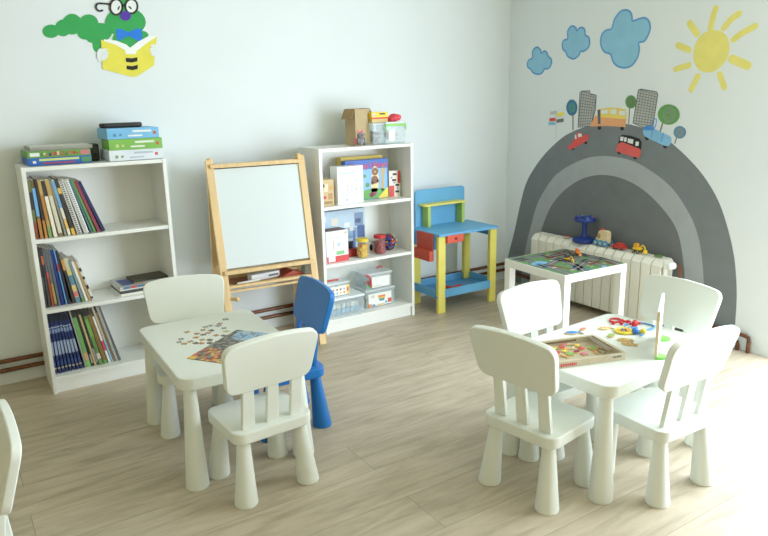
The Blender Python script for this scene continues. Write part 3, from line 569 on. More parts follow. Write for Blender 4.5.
# ------------------------------------------------------------------ books
def book(label, cat, group, xb, xt, z, h, d, t, yf, bands, cover, name='book', spiral=None):
    """upright book leaning to the left; spine faces the room. bands: (from, to, material) up the spine"""
    a = math.atan2(xb - xt, h)
    m = MB()
    m.box((t/2, d/2, h/2), (t, d-0.002, h), cover, bev=min(0.0012, t*0.15), seg=1)
    m.box((t/2, d/2+0.003, h/2), (t*0.6, d-0.004, h+0.0006), PAPER)
    for f0, f1, mm in bands: m.box((t/2, 0.0006, h*(f0+f1)/2), (t*0.94, 0.0016, h*(f1-f0)), mm)
    if spiral:
        n = 26
        for k in range(n): m.box((t/2, -0.001, h*(k+0.5)/n), (t*0.5, 0.004, h/n*0.5), spiral)
    o = m.build(name, None, (xb, yf, z+0.0005), (0, -a, 0), smooth=0)
    tag(o, label, cat, group); return o
g_ = lambda *a: c_(*a)
DK = c_(44, 42, 44); NAVY = c_(28, 44, 104); BRN_ = c_(128, 98, 62); OCH = c_(186, 150, 84); WHT = c_(226, 226, 220); SKY = c_(106, 164, 214); GRN = c_(92, 140, 74); MAR = c_(132, 52, 74); TEAL = c_(70, 110, 122); GRY = c_(140, 142, 140); RED = c_(186, 60, 50); LIL = c_(120, 150, 90)
S1 = [ # thickness weight, cover, bands, spiral, label
 (1.0, g_(96, 104, 60), [(0, .3, g_(120, 60, 40)), (.5, .8, DK)], None, 'olive and brown book standing first beside the left panel, top shelf'),
 (1.0, g_(104, 82, 52), [(.0, .35, g_(170, 110, 54)), (.38, .86, SKY)], None, 'brown book with a light blue spine strip near the left panel, top shelf'),
 (0.8, DK, [(.0, .3, g_(176, 120, 60))], None, 'thin black book with an orange lower spine, top shelf of left bookcase'),
 (1.0, OCH, [(.0, .2, LIL), (.3, .75, g_(170, 116, 56))], None, 'ochre brown book with a green foot on its spine, top shelf of left bookcase'),
 (1.1, g_(232, 224, 208), [(.72, .99, DK)], None, 'cream book with a black top to its spine, top shelf of left bookcase'),
 (1.2, g_(206, 202, 176), [(.72, .99, OCH), (0, .06, BRN_)], None, 'pale beige book with a tan top to its spine, top shelf of left bookcase'),
 (0.7, g_(130, 128, 118), [], None, 'thin grey-brown book, top shelf of left bookcase'),
 (0.9, g_(222, 218, 200), [(.5, .99, SKY), (.12, .3, g_(222, 176, 90))], None, 'white book with a bright blue upper spine, top shelf of left bookcase'),
 (1.1, g_(50, 48, 46), [(0, .12, g_(220, 170, 60)), (.74, .84, g_(224, 176, 80))], None, 'black book with yellow marks at head and foot of its spine, top shelf'),
 (1.5, WHT, [], g_(64, 70, 84), 'first white spiral-bound notebook, left of the other white one, top shelf'),
 (1.5, g_(234, 234, 232), [], g_(150, 154, 160), 'second white spiral-bound notebook with pale coils, top shelf'),
 (0.6, TEAL, [], None, 'thin teal notebook next to the white spiral-bound ones, top shelf'),
 (0.8, GRN, [], None, 'thin green notebook beside the maroon one, top shelf'),
 (1.1, MAR, [], None, 'maroon notebook next to the last navy one, top shelf'),
 (1.1, g_(30, 38, 84), [], None, 'navy notebook leaning last at the right end of the row, top shelf')]
def row(items, xb0, xb1, xt0, xt1, z, h0, h1, d, yf, group, cat='book', name='book'):
    W_ = sum(i[0] for i in items); a = 0
    for w, cov, bands, spi, lab in items:
        f = a/W_; fe = (a+w)/W_
        xb = xb0+(xb1-xb0)*f; xt = xt0+(xt1-xt0)*f; t = (xt1-xt0)*w/W_*0.97
        h = h0+(h1-h0)*f + random.uniform(-0.006, 0.004)
        al = math.atan2(xb-xt, h)
        book(lab, cat, group, xb, xt, z, h, d, t*math.cos(al)*1.0, yf + random.uniform(0, 0.006), bands, cov, name, spi)
        a += w
row(S1, -3.522, -3.170, -3.5225, -3.275, 0.845, 0.305, 0.293, 0.2, -0.285, 'books on the top shelf of the left bookcase')
S2a = [(1.2, DK, [(.3, .5, g_(70, 70, 72))], None, 'tall black book against the left panel, middle shelf of left bookcase'),
 (1.0, g_(52, 46, 44), [(.72, .86, g_(176, 96, 50)), (.0, .5, g_(60, 58, 58))], None, 'tall dark book with an orange patch near its top, middle shelf'),
 (0.9, g_(150, 66, 44), [(.6, .99, g_(86, 90, 100)), (.5, .58, g_(190, 70, 90))], None, 'tall rust-red book with a grey upper spine, middle shelf of left bookcase'),
 (1.1, g_(92, 96, 98), [(.05, .4, g_(160, 130, 70))], None, 'tall grey book with an ochre foot, middle shelf of left bookcase'),
 (1.1, g_(84, 96, 110), [], None, 'tall slate-grey book beside the navy one, middle shelf of left bookcase'),
 (1.4, g_(26, 46, 116), [], None, 'tall bright navy-blue book, middle shelf of left bookcase'),
 (0.5, g_(96, 160, 214), [(.62, .75, g_(196, 60, 60))], None, 'thin light blue book with a red mark, middle shelf of left bookcase'),
 (1.3, g_(30, 34, 52), [], None, 'tall blue-black book, last of the tall ones on the middle shelf')]
S2b = [(1.0, g_(56, 50, 46), [(.75, .99, g_(196, 140, 70))], None, 'short dark book with an orange-tan top, middle shelf of left bookcase'),
 (1.8, g_(196, 190, 160), [(.0, .12, g_(90, 130, 150)), (.14, .25, g_(206, 110, 110)), (.28, .38, g_(214, 190, 110)), (.4, .62, g_(84, 130, 150)), (.64, .72, g_(200, 190, 100))], None, 'thick patchwork-patterned book, middle shelf of left bookcase'),
 (1.0, g_(120, 140, 148), [(0, .1, GRN)], None, 'short blue-grey book beside the patchwork one, middle shelf'),
 (1.0, WHT, [], None, 'short white book, middle shelf of left bookcase'),
 (0.8, g_(190, 150, 90), [], None, 'short tan book beside the white one, middle shelf of left bookcase'),
 (1.0, g_(206, 206, 202), [(.3, .4, DK), (.55, .62, DK), (.75, .84, DK), (.05, .1, DK)], None, 'white book with black marks, last of the row on the middle shelf')]
row(S2a, -3.522, -3.392, -3.5225, -3.424, 0.469, 0.335, 0.298, 0.19, -0.262, 'books on the middle shelf of the left bookcase')
row(S2b, -3.385, -3.272, -3.418, -3.333, 0.469, 0.255, 0.225, 0.19, -0.262, 'books on the middle shelf of the left bookcase')
NAV = [(1, c_(26, 42, 92), [(.08, .1, g_(190, 180, 150)), (.14, .2, g_(50, 70, 124)), (.3, .52, g_(140, 156, 186)), (.66, .72, g_(120, 138, 176)), (.74, .76, g_(150, 166, 196)), (.84, .98, g_(24, 28, 44))], None, 'navy workbook with white spine lettering, one of the uniform row on the bottom shelf') for k in range(8)]
row(NAV, -3.522, -3.372, -3.5225, -3.42, 0.092, 0.352, 0.352, 0.2, -0.26, 'navy workbooks on the bottom shelf', 'workbook', 'workbook')
S3 = [(0.6, g_(150, 152, 146), [], None, 'thin grey book right after the navy workbooks, bottom shelf'),
 (1.8, g_(104, 158, 86), [(0, .1, g_(120, 176, 96)), (.12, .24, g_(190, 150, 110)), (.84, .99, DK)], None, 'bright green book next to the navy workbooks, bottom shelf'),
 (0.9, DK, [(.05, .2, GRY)], None, 'thin black book between the green and tan ones, bottom shelf'),
 (0.8, g_(204, 176, 120), [(.88, .99, DK)], None, 'thin tan book, bottom shelf of left bookcase'),
 (0.8, g_(52, 58, 60), [(.05, .3, GRY)], None, 'thin charcoal book, bottom shelf of left bookcase'),
 (1.6, g_(92, 128, 66), [(.0, .08, GRN), (.1, .2, g_(200, 190, 180)), (.5, .8, g_(108, 160, 80)), (.86, .99, DK)], None, 'dark green book with pale patches, bottom shelf of left bookcase'),
 (1.7, g_(124, 96, 52), [(.0, .06, GRN), (.88, .99, DK)], None, 'thick brown book right of the dark green one, bottom shelf'),
 (1.0, WHT, [(.22, .4, g_(206, 60, 90)), (.84, .99, g_(60, 60, 60))], None, 'white book with a crimson patch, bottom shelf of left bookcase'),
 (0.8, g_(132, 176, 206), [(.4, .99, g_(190, 176, 150))], None, 'pale blue book with a beige top, bottom shelf of left bookcase'),
 (0.8, g_(136, 112, 80), [(.88, .99, DK)], None, 'thin brown book, bottom shelf of left bookcase'),
 (1.2, g_(158, 158, 154), [], None, 'light grey book near the right end, bottom shelf'),
 (0.9, g_(96, 98, 98), [], None, 'dark grey book leaning last at the right end, bottom shelf')]
row(S3, -3.366, -3.172, -3.414, -3.252, 0.092, 0.352, 0.345, 0.2, -0.258, 'books on the bottom shelf of the left bookcase')
# flat magazines on the middle shelf
def magazine(label, cx, cy, z, w, d, t, rz, cover, edge, extra=None):
    m = MB(); m.box((0, 0, t/2), (w, d, t*0.9), edge); m.box((0, 0, t-0.0008), (w+0.002, d+0.002, 0.0016), cover); m.box((0, 0, 0.0008), (w+0.002, d+0.002, 0.0016), cover)
    if extra: extra(m, t)
    tag(m.build('magazine', None, (cx, cy, z), (0, 0, rz), smooth=0), label, 'magazine', 'magazines lying flat on the middle shelf')
def x1(m, t):
    for k, cc in enumerate([g_(70, 120, 170), g_(200, 66, 66), g_(60, 110, 160), g_(206, 70, 70), g_(224, 224, 224), g_(84, 130, 180), g_(200, 66, 66)]): m.box((-0.11+0.037*k, -0.109, t/2), (0.035, 0.003, t*0.86), cc)
def x2(m, t):
    m.box((-0.09, 0.0, t), (0.07, 0.14, 0.001), g_(60, 76, 140)); m.box((-0.03, -0.03, t), (0.06, 0.08, 0.001), g_(176, 150, 110))
magazine('white magazine at the bottom of the flat pile on the middle shelf', -2.998, -0.168, 0.4695, 0.295, 0.212, 0.012, 0.05, g_(226, 228, 228), PAPER)
magazine('black magazine second from the bottom of the flat pile', -2.998, -0.165, 0.482, 0.29, 0.21, 0.015, 0.03, g_(44, 44, 46), c_(70, 70, 70))
magazine('grey magazine in the middle of the flat pile', -2.998, -0.163, 0.4975, 0.295, 0.21, 0.009, 0.04, g_(150, 156, 158), PAPER)
magazine('magazine with red and blue edge, second from the top of the flat pile', -2.998, -0.161, 0.507, 0.292, 0.21, 0.012, 0.05, g_(176, 178, 176), PAPER, lambda m, t: (x1(m, t), x2(m, t)))
magazine('dark magazine on top of the flat pile, pushed to the right', -2.952, -0.128, 0.5195, 0.20, 0.15, 0.008, 0.07, g_(70, 66, 58), c_(60, 58, 54))

# ------------------------------------------------------------------ board games on the left bookcase
TOP = 1.2148
def flatbox(name, label, cat, group, cx, cy, z, w, d, h, body, rz=0.0, front=None, lid=None):
    t = thing(name, label, cat, (cx, cy, z), rz, group)
    b = MB(); b.box((0, 0, h/2), (w, d, h), body, bev=0.0015); bo = b.build('box_body', t)
    if lid: MB().box((0, 0, h*0.99), (w*0.96, d*0.96, 0.002), lid).build('lid_print', bo)
    if front:
        p = MB()
        for k, (x0, x1, z0, z1, m) in enumerate(front): p.box(((x0+x1)/2, -d/2-0.0008-.00008*k, (z0+z1)/2), (x1-x0, 0.0016, z1-z0), m)
        p.build('side_print', bo, smooth=0)
    return t
BG = 'board games on top of the left bookcase'
def scatter_front(w, h, cols, n, x0=None, x1=None, seed=1):
    r = random.Random(seed); out = []
    x0 = -w/2+0.01 if x0 is None else x0; x1 = w/2-0.01 if x1 is None else x1
    for k in range(n):
        a = x0+(x1-x0)*k/n; out.append((a, a+(x1-x0)/n*0.8, h*r.uniform(.12, .4), h*r.uniform(.55, .9), r.choice(cols)))
    return out
Wt = g_(226, 228, 226)
flatbox('board_game', 'blue board game at the bottom of the left flat pile on the bookcase top', 'board game', BG, -3.353, -0.145, TOP+.0003, 0.302, 0.22, 0.038, c_(34, 92, 178), 0.02,
        [(-.13, -.115, .012, .024, Wt), (-.1, .09, .022, .033, g_(196, 206, 120)), (-.085, .07, .006, .014, g_(150, 60, 90)), (.1, .15, .006, .032, g_(70, 130, 90))])
flatbox('board_game', 'green board game with a busy picture edge, in the left flat pile', 'board game', BG, -3.354, -0.143, TOP+.0385, 0.302, 0.22, 0.034, c_(92, 146, 62), 0.03,
        [(-.14, -.095, .008, .026, Wt), (.1, .145, .006, .03, g_(190, 110, 120))] + scatter_front(.3, .034, [g_(150, 104, 60), g_(176, 60, 50), g_(70, 120, 60), g_(150, 120, 70), g_(206, 190, 170), g_(50, 60, 100)], 14, -.09, .09, 3), lid=g_(150, 160, 150))
flatbox('board_game', 'grey flat game box on top of the left flat pile', 'board game', BG, -3.335, -0.125, TOP+.0735, 0.30, 0.2, 0.018, c_(150, 150, 140), 0.02, lid=g_(206, 208, 200))
def puzzbox(label, cx, cy, z, body, dark, rz, w=.275, textm=Wt, seed=0):
    h = .0565
    f = [(-.005, .095, .034, .044, textm), (-.03, .045, .012, .02, textm), (.105, .12, .02, .036, g_(190, 80, 66)), (-.105, -.09, .014, .03, dark), (-.075, -.062, .016, .028, dark)]
    return flatbox('board_game', label, 'board game', BG, cx, cy, z, w, .215, h, body, rz, f)
puzzbox('white game box at the bottom of the right stack on the bookcase top', -2.985, -0.180, TOP+.0003, c_(214, 222, 232), g_(120, 150, 110), 0.02, .27, g_(170, 180, 196))
puzzbox('green game box in the middle of the right stack on the bookcase top', -2.973, -0.187, TOP+.0573, c_(118, 178, 74), g_(190, 206, 140), -0.02, .277)
puzzbox('light blue game box on top of the right stack on the bookcase top', -2.985, -0.182, TOP+.1143, c_(110, 178, 222), g_(76, 130, 180), 0.03, .272)
cs = MB(); cs.prism(rrect(.225, .06, .028, 6), .026, c_(26, 26, 28, .45), bev=.008); tag(cs.build('black_case', None, (-3.02, -.19, TOP+.1713), (0, 0, .06)), 'slim black rounded case lying on the light blue game box', 'case')
sp = MB(); sp.box((0, 0, .045), (.05, .09, .09), c_(40, 40, 38), bev=.008); sp.box((0, -.046, .05), (.03, .004, .05), c_(60, 60, 56), bev=.001); sp.cyl((0, -.046, .03), (0, -.052, .03), .012, c_(20, 20, 20))
tag(sp.build('speaker_box', None, (-3.165, -.12, TOP+.0003)), 'small black box standing between the two piles of board games', 'box')

# ------------------------------------------------------------------ right bookcase: on top
cb = thing('cardboard_box', 'open tall cardboard carton on top of the right bookcase', 'box', (-1.518, -0.185, TOP+.0003), 0.22)
MB().box((0, 0, .115), (.135, .10, .23), CARD, bev=.001).build('box_body', cb)
for s, a in ((-1, .45), (1, -.25)):
    f = MB(); f.box((0, 0, -.035 if s < 0 else -.02), (.004, .098, .07 if s < 0 else .045), c_(150, 122, 84, .85)); o = f.build('flap', cb, (s*.069, 0, .2305), (0, a if s < 0 else -.5, 0))
MB().box((0, .03, .2305), (.128, .03, .004), c_(128, 102, 70, .85)).build('flap', cb)
ms = thing('plush_mouse', 'small grey plush mouse with pink ears sitting before the carton', 'soft toy', (-1.575, -0.305, TOP+.0003), 0.25)
GP = mat((128, 128, 130), .95, .12, 60, bump=.4); PK = mat((226, 110, 130), .9, .06)
b = MB(); b.ball((0, 0, .03), (.030, .026, .031), GP); b.ball((0, -.008, .066), (.026, .024, .023), GP); b.ball((-.02, -.022, .012), (.013, .016, .011), GP); b.ball((.02, -.022, .012), (.013, .016, .011), GP); b.ball((-.028, -.01, .035), (.009, .012, .018), GP); b.ball((.028, -.01, .035), (.009, .012, .018), GP); b.build('body', ms)
for s in (-1, 1): MB().ball((s*.019, -.006, .089), (.011, .005, .012), PK, 12).build('ear', ms, label='pink ear'); MB().ball((s*.010, -.030, .070), .0045, BLACK, 10).build('eye', ms)
MB().ball((0, -.032, .062), .005, PK, 10).build('nose', ms); MB().ball((-.033, .006, .03), (.008, .012, .026), PK, 12).build('tail', ms)
def tub(label, group, cx, cy, z, w, d, h, lidm=None, rimm=None, rz=0.0, contents=None, lab=None, body=CLEAR):
    t = thing('storage_tub', label, 'tub', (cx, cy, z), rz, group)
    b = MB(); th = .003
    b.box((0, 0, th/2+.0005), (w-.012, d-.012, th), body)
    for sx in (-1, 1): b.box((sx*(w/2-.006), 0, h/2), (th, d-.012, h-.002), body)
    for sy in (-1, 1): b.box((0, sy*(d/2-.006), h/2), (w-.015, th, h-.002), body)
    b.build('tub_body', t)
    if lidm: MB().box((0, 0, h+.006), (w, d, .014), lidm, bev=.004).build('lid', t)
    if rimm:
        r = MB(); r.box((0, -d/2+.003, h-.008), (w, .008, .016), rimm, bev=.002); r.box((-w/2+.004, -d/2+.002, h-.028), (.01, .006, .03), rimm, bev=.002); r.box((w/2-.004, -d/2+.002, h-.028), (.01, .006, .03), rimm, bev=.002); r.build('rim', t, label='green rim')
    if lab:
        p = MB()
        for k, (x0, x1, z0, z1, m) in enumerate(lab): p.box(((x0+x1)/2, -d/2+.002-.0001*k, (z0+z1)/2), (x1-x0, .002, z1-z0), m)
        p.build('sticker', t, smooth=0)
    if contents:
        c = MB()
        for (q, s, m) in contents: c.box(q, s, m, bev=min(s)*.15, rot=(0, 0, random.uniform(-.5, .5)))
        c.build('contents', t, kind='stuff')
    return t
def pile(w, d, h, cols, n, s=.02, seed=1, z0=.006):
    r = random.Random(seed)
    return [((r.uniform(-w/2+s, w/2-s), r.uniform(-d/2+s, d/2-s), r.uniform(z0+s*.4, max(z0+s*.5, h))), (s*r.uniform(.7, 1.3), s*r.uniform(.6, 1.2), s*r.uniform(.5, .9)), r.choice(cols)) for _ in range(n)]
tub('clear tub of dark pieces beside the carton on the right bookcase top', 'clear tubs on top of the right bookcase', -1.405, -.2, TOP+.0003, .11, .16, .125, CLEAR2, contents=pile(.09, .14, .075, [g_(70, 74, 80), g_(110, 104, 96), g_(50, 54, 60), g_(150, 150, 150)], 26, .03, 2))
tub('clear tub with a green rim at the right end of the right bookcase top', 'clear tubs on top of the right bookcase', -1.288, -.235, TOP+.0003, .165, .13, .13, CLEAR2, c_(126, 196, 84), contents=pile(.14, .1, .08, [g_(226, 226, 222), g_(206, 206, 200), g_(190, 176, 150), g_(196, 200, 206)], 22, .034, 3), lab=[(-.06, -.01, .02, .09, Wt)])
yb = thing('toy_package', 'yellow and red toy package lying on the clear tub of dark pieces', 'package', (-1.385, -.2, TOP+.1395), .05)
p = MB(); p.box((0, 0, .012), (.13, .1, .024), c_(206, 178, 110), bev=.002); p.box((0, 0, .046), (.136, .1, .044), c_(240, 206, 50), bev=.002); p.build('box_body', yb)
p = MB(); p.box((0, -.0512, .029), (.135, .002, .01), c_(206, 50, 44)); p.box((.02, -.0512, .056), (.045, .002, .010), BLACK); p.box((-.05, -.0512, .05), (.03, .002, .016), c_(200, 190, 180)); p.build('side_print', yb, smooth=0)
rd = MB(); rd.ball((0, 0, .028), (.038, .036, .028), c_(214, 58, 72), 20); rd.ball((.02, -.012, .03), (.03, .026, .022), c_(220, 66, 80), 16); rd.ball((-.03, 0, .02), (.022, .03, .02), c_(206, 52, 66), 14)
tag(rd.build('red_soft_toy', None, (-1.262, -.235, TOP+.1385)), 'red rounded soft toy lying on the green-rimmed tub', 'soft toy')

# ------------------------------------------------------------------ right bookcase: upper shelf
def upbox(name, label, cat, cx, cy, z, w, d, h, body, rz=0.0, group=None, prints=None, top=None):
    t = thing(name, label, cat, (cx, cy, z+.0004), rz, group)
    bo = MB().box((0, 0, h/2), (w, d, h), body, bev=.001).build('box_body', t)
    if prints:
        p = MB()
        for k, (x0, x1, z0, z1, m) in enumerate(prints): p.box(((x0+x1)/2, -d/2-.0006-.00008*k, (z0+z1)/2), (x1-x0, .0012, z1-z0), m)
        p.build('front_print', bo, smooth=0)
    if top: MB().box((0, 0, h+.0004), (w*.96, d*.94, .0012), top).build('top_print', bo)
    return t
TB = 'boxed toys in the right bookcase'
Z1, Z2, Z3 = 0.845, 0.469, 0.092
upbox('game_box', 'small beige picture box at the left end of the upper shelf, right bookcase', 'box', -1.815, -.24, Z1, .085, .1, .168, c_(196, 170, 120), .0, TB,
      [(-.03, .0, .09, .14, g_(220, 206, 170)), (.0, .03, .04, .08, g_(176, 130, 80)), (-.035, -.015, .045, .065, g_(196, 60, 50)), (-.03, .03, .012, .03, g_(150, 116, 70)), (.01, .035, .1, .13, g_(206, 150, 80)), (-.04, -.025, .12, .14, BLACK)])
upbox('game_box', 'tall white box with rows of faint drawings on the upper shelf', 'box', -1.658, -.262, Z1, .20, .085, .243, c_(234, 238, 240), .06, TB,
      [(-.07, .03, .196, .204, g_(180, 196, 214))] + [(-.065+.035*k, -.055+.035*k, .05+.03*j, .07+.03*j, [g_(196, 206, 220), g_(206, 214, 226), g_(224, 206, 190)][(k+j) % 3]) for k in range(4) for j in range(4)] + [(.04, .05, .09, .10, g_(150, 180, 220)), (.07, .08, .09, .1, g_(160, 190, 224)), (-.04, -.02, .02, .035, g_(170, 190, 220))])
pl = upbox('jigsaw_box', 'blue jigsaw box with a red title and a monkey picture, behind the white box', 'box', -1.478, -.20, Z1, .335, .05, .268, c_(52, 98, 186), .0, TB, None)
p = MB()
def pp(pts, m, k=0): p.prism(pts, .0006, m, Matrix(((1, 0, 0, 0), (0, 0, -1, -.0252-.0005*k), (0, 1, 0, 0), (0, 0, 0, 1))))
pp([(-.16, .05), (.16, .05), (.16, .205), (-.16, .205)], g_(126, 178, 220)); pp([(-.165, .003), (.165, .003), (.165, .06), (.05, .075), (-.06, .06), (-.165, .07)], g_(92, 158, 76), 1)
pp(smooth_closed([(.03, .05), (.07, .045), (.09, .1), (.085, .2), (.05, .22), (.035, .15)]), g_(226, 206, 150), 1)
pp(smooth_closed([(.11, .06), (.13, .06), (.135, .15), (.145, .2), (.11, .2), (.115, .15)]), g_(186, 160, 110), 1)
for (x, z, r) in ((.062, .185, .026), (.058, .13, .028), (.04, .11, .012), (.083, .12, .011)): pp([(x+r*math.cos(a*PI/8), z+r*math.sin(a*PI/8)) for a in range(16)], g_(128, 78, 52), 2)
pp([(.054, .178), (.07, .178), (.07, .19), (.054, .19)], g_(206, 150, 110), 3)
for (x, z, r, m) in ((.03, .03, .018, g_(110, 40, 60)), (.055, .035, .014, g_(150, 60, 80)), (-.02, .16, .012, g_(84, 140, 70)), (0, .1, .016, g_(84, 140, 70)), (.125, .215, .008, g_(84, 140, 70))): pp([(x+r*math.cos(a*PI/6), z+r*math.sin(a*PI/6)) for a in range(12)], m, 2)
pp([(.08, .003), (.165, .003), (.165, .075)], g_(226, 206, 70), 3)
cvp = p.build('cover_print', pl.children[0], smooth=0)
lettering("Monkey's Planet", .055, c_(226, 64, 84), pl.children[0], (.012, -.0268, .212), (PI/2, 0, 0), 'cover_title', sx=.80)
upbox('game_box', 'flat yellow box standing behind the blue jigsaw box', 'box', -1.478, -.135, Z1, .33, .055, .288, c_(214, 184, 74), .0, TB, None)
rw = upbox('game_box', 'small red and white box with black figures at the right end of the upper shelf', 'box', -1.262, -.21, Z1, .085, .06, .18, c_(232, 226, 214), -.12, TB,
      [(.022, .042, .095, .178, g_(206, 50, 46)), (-.042, -.005, .003, .08, g_(206, 50, 46))] + [(x, x+.03, z, z+.014, BLACK) for x, z in ((-.015, .15), (-.02, .11), (.005, .075), (.003, .03))] + [(x, x+.012, z, z+.010, g_(120, 130, 170)) for x, z in ((-.03, .13), (-.01, .095), (.015, .055))])
# ------------------------------------------------------------------ right bookcase: middle shelf
upbox('construction_set_box', 'large pale blue picture box at the back left of the middle shelf', 'box', -1.668, -.145, Z2, .37, .09, .318, c_(176, 200, 222), .02, TB,
      [(-.184, .184, .001, .317, c_(176, 200, 222)), (-.17, -.12, .25, .29, g_(214, 220, 220)), (-.08, -.03, .22, .27, g_(220, 214, 200)), (.02, .06, .2, .23, g_(224, 230, 234)), (.1, .17, .2, .29, g_(110, 134, 170)), (.12, .18, .05, .2, g_(56, 84, 138)), (.03, .12, .12, .19, g_(120, 150, 184)), (.01, .09, .02, .1, g_(34, 40, 56)), (.085, .105, .02, .17, g_(74, 104, 160)), (.105, .15, .22, .25, g_(60, 80, 120)), (.06, .09, .17, .2, g_(210, 206, 206)), (.0, .18, .003, .02, g_(40, 66, 130))], top=g_(140, 158, 176))
wr_ = upbox('game_box', 'white and red box with a dark top at the front left of the middle shelf', 'box', -1.778, -.265, Z2, .165, .105, .212, c_(232, 236, 238), .03, TB,
      [(-.082, .082, .002, .045, g_(206, 56, 60)), (-.07, -.02, .01, .05, g_(232, 236, 240)), (-.01, .05, .052, .076, g_(130, 190, 130)), (-.06, .02, .165, .17, g_(190, 200, 210)), (.05, .075, .185, .2, g_(206, 190, 170)), (-.03, -.026, .09, .15, g_(206, 170, 120)), (.0, .02, .11, .13, g_(170, 200, 226))], top=g_(92, 44, 44))
upbox('toy_block_case', 'small red box behind the yellow-lidded jar', 'box', -1.60, -.215, Z2, .1, .045, .052, c_(170, 50, 46), .1, TB, [(-.03, .01, .01, .03, g_(140, 36, 36))])
def jar(label, x, y, lidc, conts, seed):
    t = thing('toy_jar', label, 'jar', (x, y, Z2+.0004), 0, 'plastic jars of small pieces on the middle shelf')
    MB().ring([(0, 0), (.036, 0), (.040, .006), (.040, .098), (.036, .108), (.036, .112)], mat((244, 248, 250), .12, .01, 8, alpha=.08), seg=24).build('jar_body', t)
    MB().ring([(.0, .110), (.041, .110), (.042, .114), (.042, .128), (.039, .132), (0, .132)], lidc, seg=24).build('lid', t)
    r = random.Random(seed); c = MB(); c.ring([(0, .004), (.031, .004), (.033, .01), (.033, .084), (.028, .09), (0, .09)], conts[0], seg=18)
    for k in range(70):
        a = r.uniform(0, 2*PI); q = .0315; c.box((q*math.cos(a), q*math.sin(a), .01+.075*r.random()), (.012, .012, .010), r.choice(conts), rot=(r.random(), r.random(), r.random()))
    c.build('contents', t, kind='stuff')
jar('clear jar with a yellow lid and yellow-red pieces', -1.571, -.29, c_(228, 200, 60), [g_(226, 180, 30), g_(226, 180, 30), g_(214, 120, 40), g_(200, 50, 40), g_(232, 200, 60)], 4)
jar('clear jar with a red lid and red pieces', -1.415, -.265, c_(196, 46, 50), [g_(160, 28, 30), g_(140, 24, 26), g_(186, 44, 40)], 5)
mg = MB(); WH = c_(228, 228, 224, .4); mg.ring([(0, 0), (.034, 0), (.036, .006), (.036, .08), (.033, .08), (.033, .008), (0, .008)], WH, seg=22)
mg.prism([(.013*math.cos(a*PI/8), .024*math.sin(a*PI/8)) for a in range(16)], .002, BLACK, Matrix(((1, 0, 0, -.004), (0, 0, -1, -.0352), (0, 1, 0, .04), (0, 0, 0, 1))))
mg.tube([(-.035, 0, .065), (-.052, 0, .06), (-.056, 0, .042), (-.05, 0, .024), (-.035, 0, .02)], .005, WH)
tag(mg.build('white_mug', None, (-1.455, -.185, Z2+.0004)), 'white cup with a black spot, between the two jars', 'cup')
ball = thing('rattle_ball', 'ball of tangled dark blue loops with red, yellow and green beads on the middle shelf', 'toy', (-1.305, -.215, Z2+.0605))
lp = MB()
for k in range(7):
    a = PI*k/7; pts = [(.054*math.cos(t)*math.cos(a), .054*math.cos(t)*math.sin(a), .054*math.sin(t)) for t in [2*PI*j/20 for j in range(20)]]
    lp.tube(pts, .006, [c_(34, 56, 120), c_(30, 40, 70), c_(34, 56, 120), c_(180, 46, 50), c_(34, 56, 120), c_(210, 170, 50), c_(60, 140, 80)][k], 8, True)
for zc, rr in ((.028, .046), (-.028, .046), (0, .055)): lp.tube([(rr*math.cos(2*PI*j/20), rr*math.sin(2*PI*j/20), zc) for j in range(20)], .006, c_(36, 60, 130), 8, True)
lp.build('loops', ball)
bd = MB(); r = random.Random(9)
for k in range(34):
    u, t = r.uniform(-.9, .9), r.uniform(0, 2*PI); q = math.sqrt(1-u*u); bd.ball((.052*q*math.cos(t), .052*q*math.sin(t), .052*u), .0085, r.choice([g_(206, 50, 50), g_(226, 180, 50), g_(70, 150, 80), g_(206, 70, 50), g_(236, 140, 50)]), 8)
bd.build('beads', ball, kind='stuff')
# ------------------------------------------------------------------ right bookcase: bottom shelf
TG = 'clear plastic tubs on the bottom shelf'
BLk = [g_(110, 170, 206), g_(150, 196, 220), g_(200, 220, 226), g_(130, 180, 200), g_(190, 206, 170), g_(206, 200, 180)]
r = random.Random(4); cont = []
for k in range(7):
    for j in range(2): cont.append(((-.115+.036*k, -.045, .026+.036*j), (.033, .033, .033), BLk[(k*3+j*5) % 6]))
tub('wide clear tub of pale blue blocks at the left of the bottom shelf', TG, -1.722, -.222, Z3+.0004, .285, .2, .118, c_(226, 234, 238, .3, .02), rz=.0, contents=cont)
dt = tub('clear snap-lid box with a dotted picture label, standing on the wide tub', TG, -1.762, -.222, Z3+.1316, .18, .12, .085, CLEAR2, contents=pile(.15, .1, .055, [g_(206, 60, 50), g_(230, 190, 60), g_(60, 120, 70), g_(220, 220, 214)], 16, .025, 6),
    lab=[(-.085, .06, .008, .072, g_(232, 232, 222)), (.06, .084, .008, .075, g_(226, 200, 120))] + [(-.07+.027*k, -.058+.027*k, .018+.025*j, .03+.025*j, [g_(150, 70, 60), g_(226, 180, 70), g_(110, 60, 50), g_(206, 80, 80), g_(140, 170, 200)][(k*2+j) % 5]) for k in range(5) for j in range(2)] + [(.066, .078, .03, .055, g_(206, 70, 60))])
MB().tube([(-.06, -.02, .108), (-.02, -.03, .112), (.02, -.025, .108)], .006, c_(196, 50, 44)).build('lid_handle', dt, label='red handle strip on the lid')
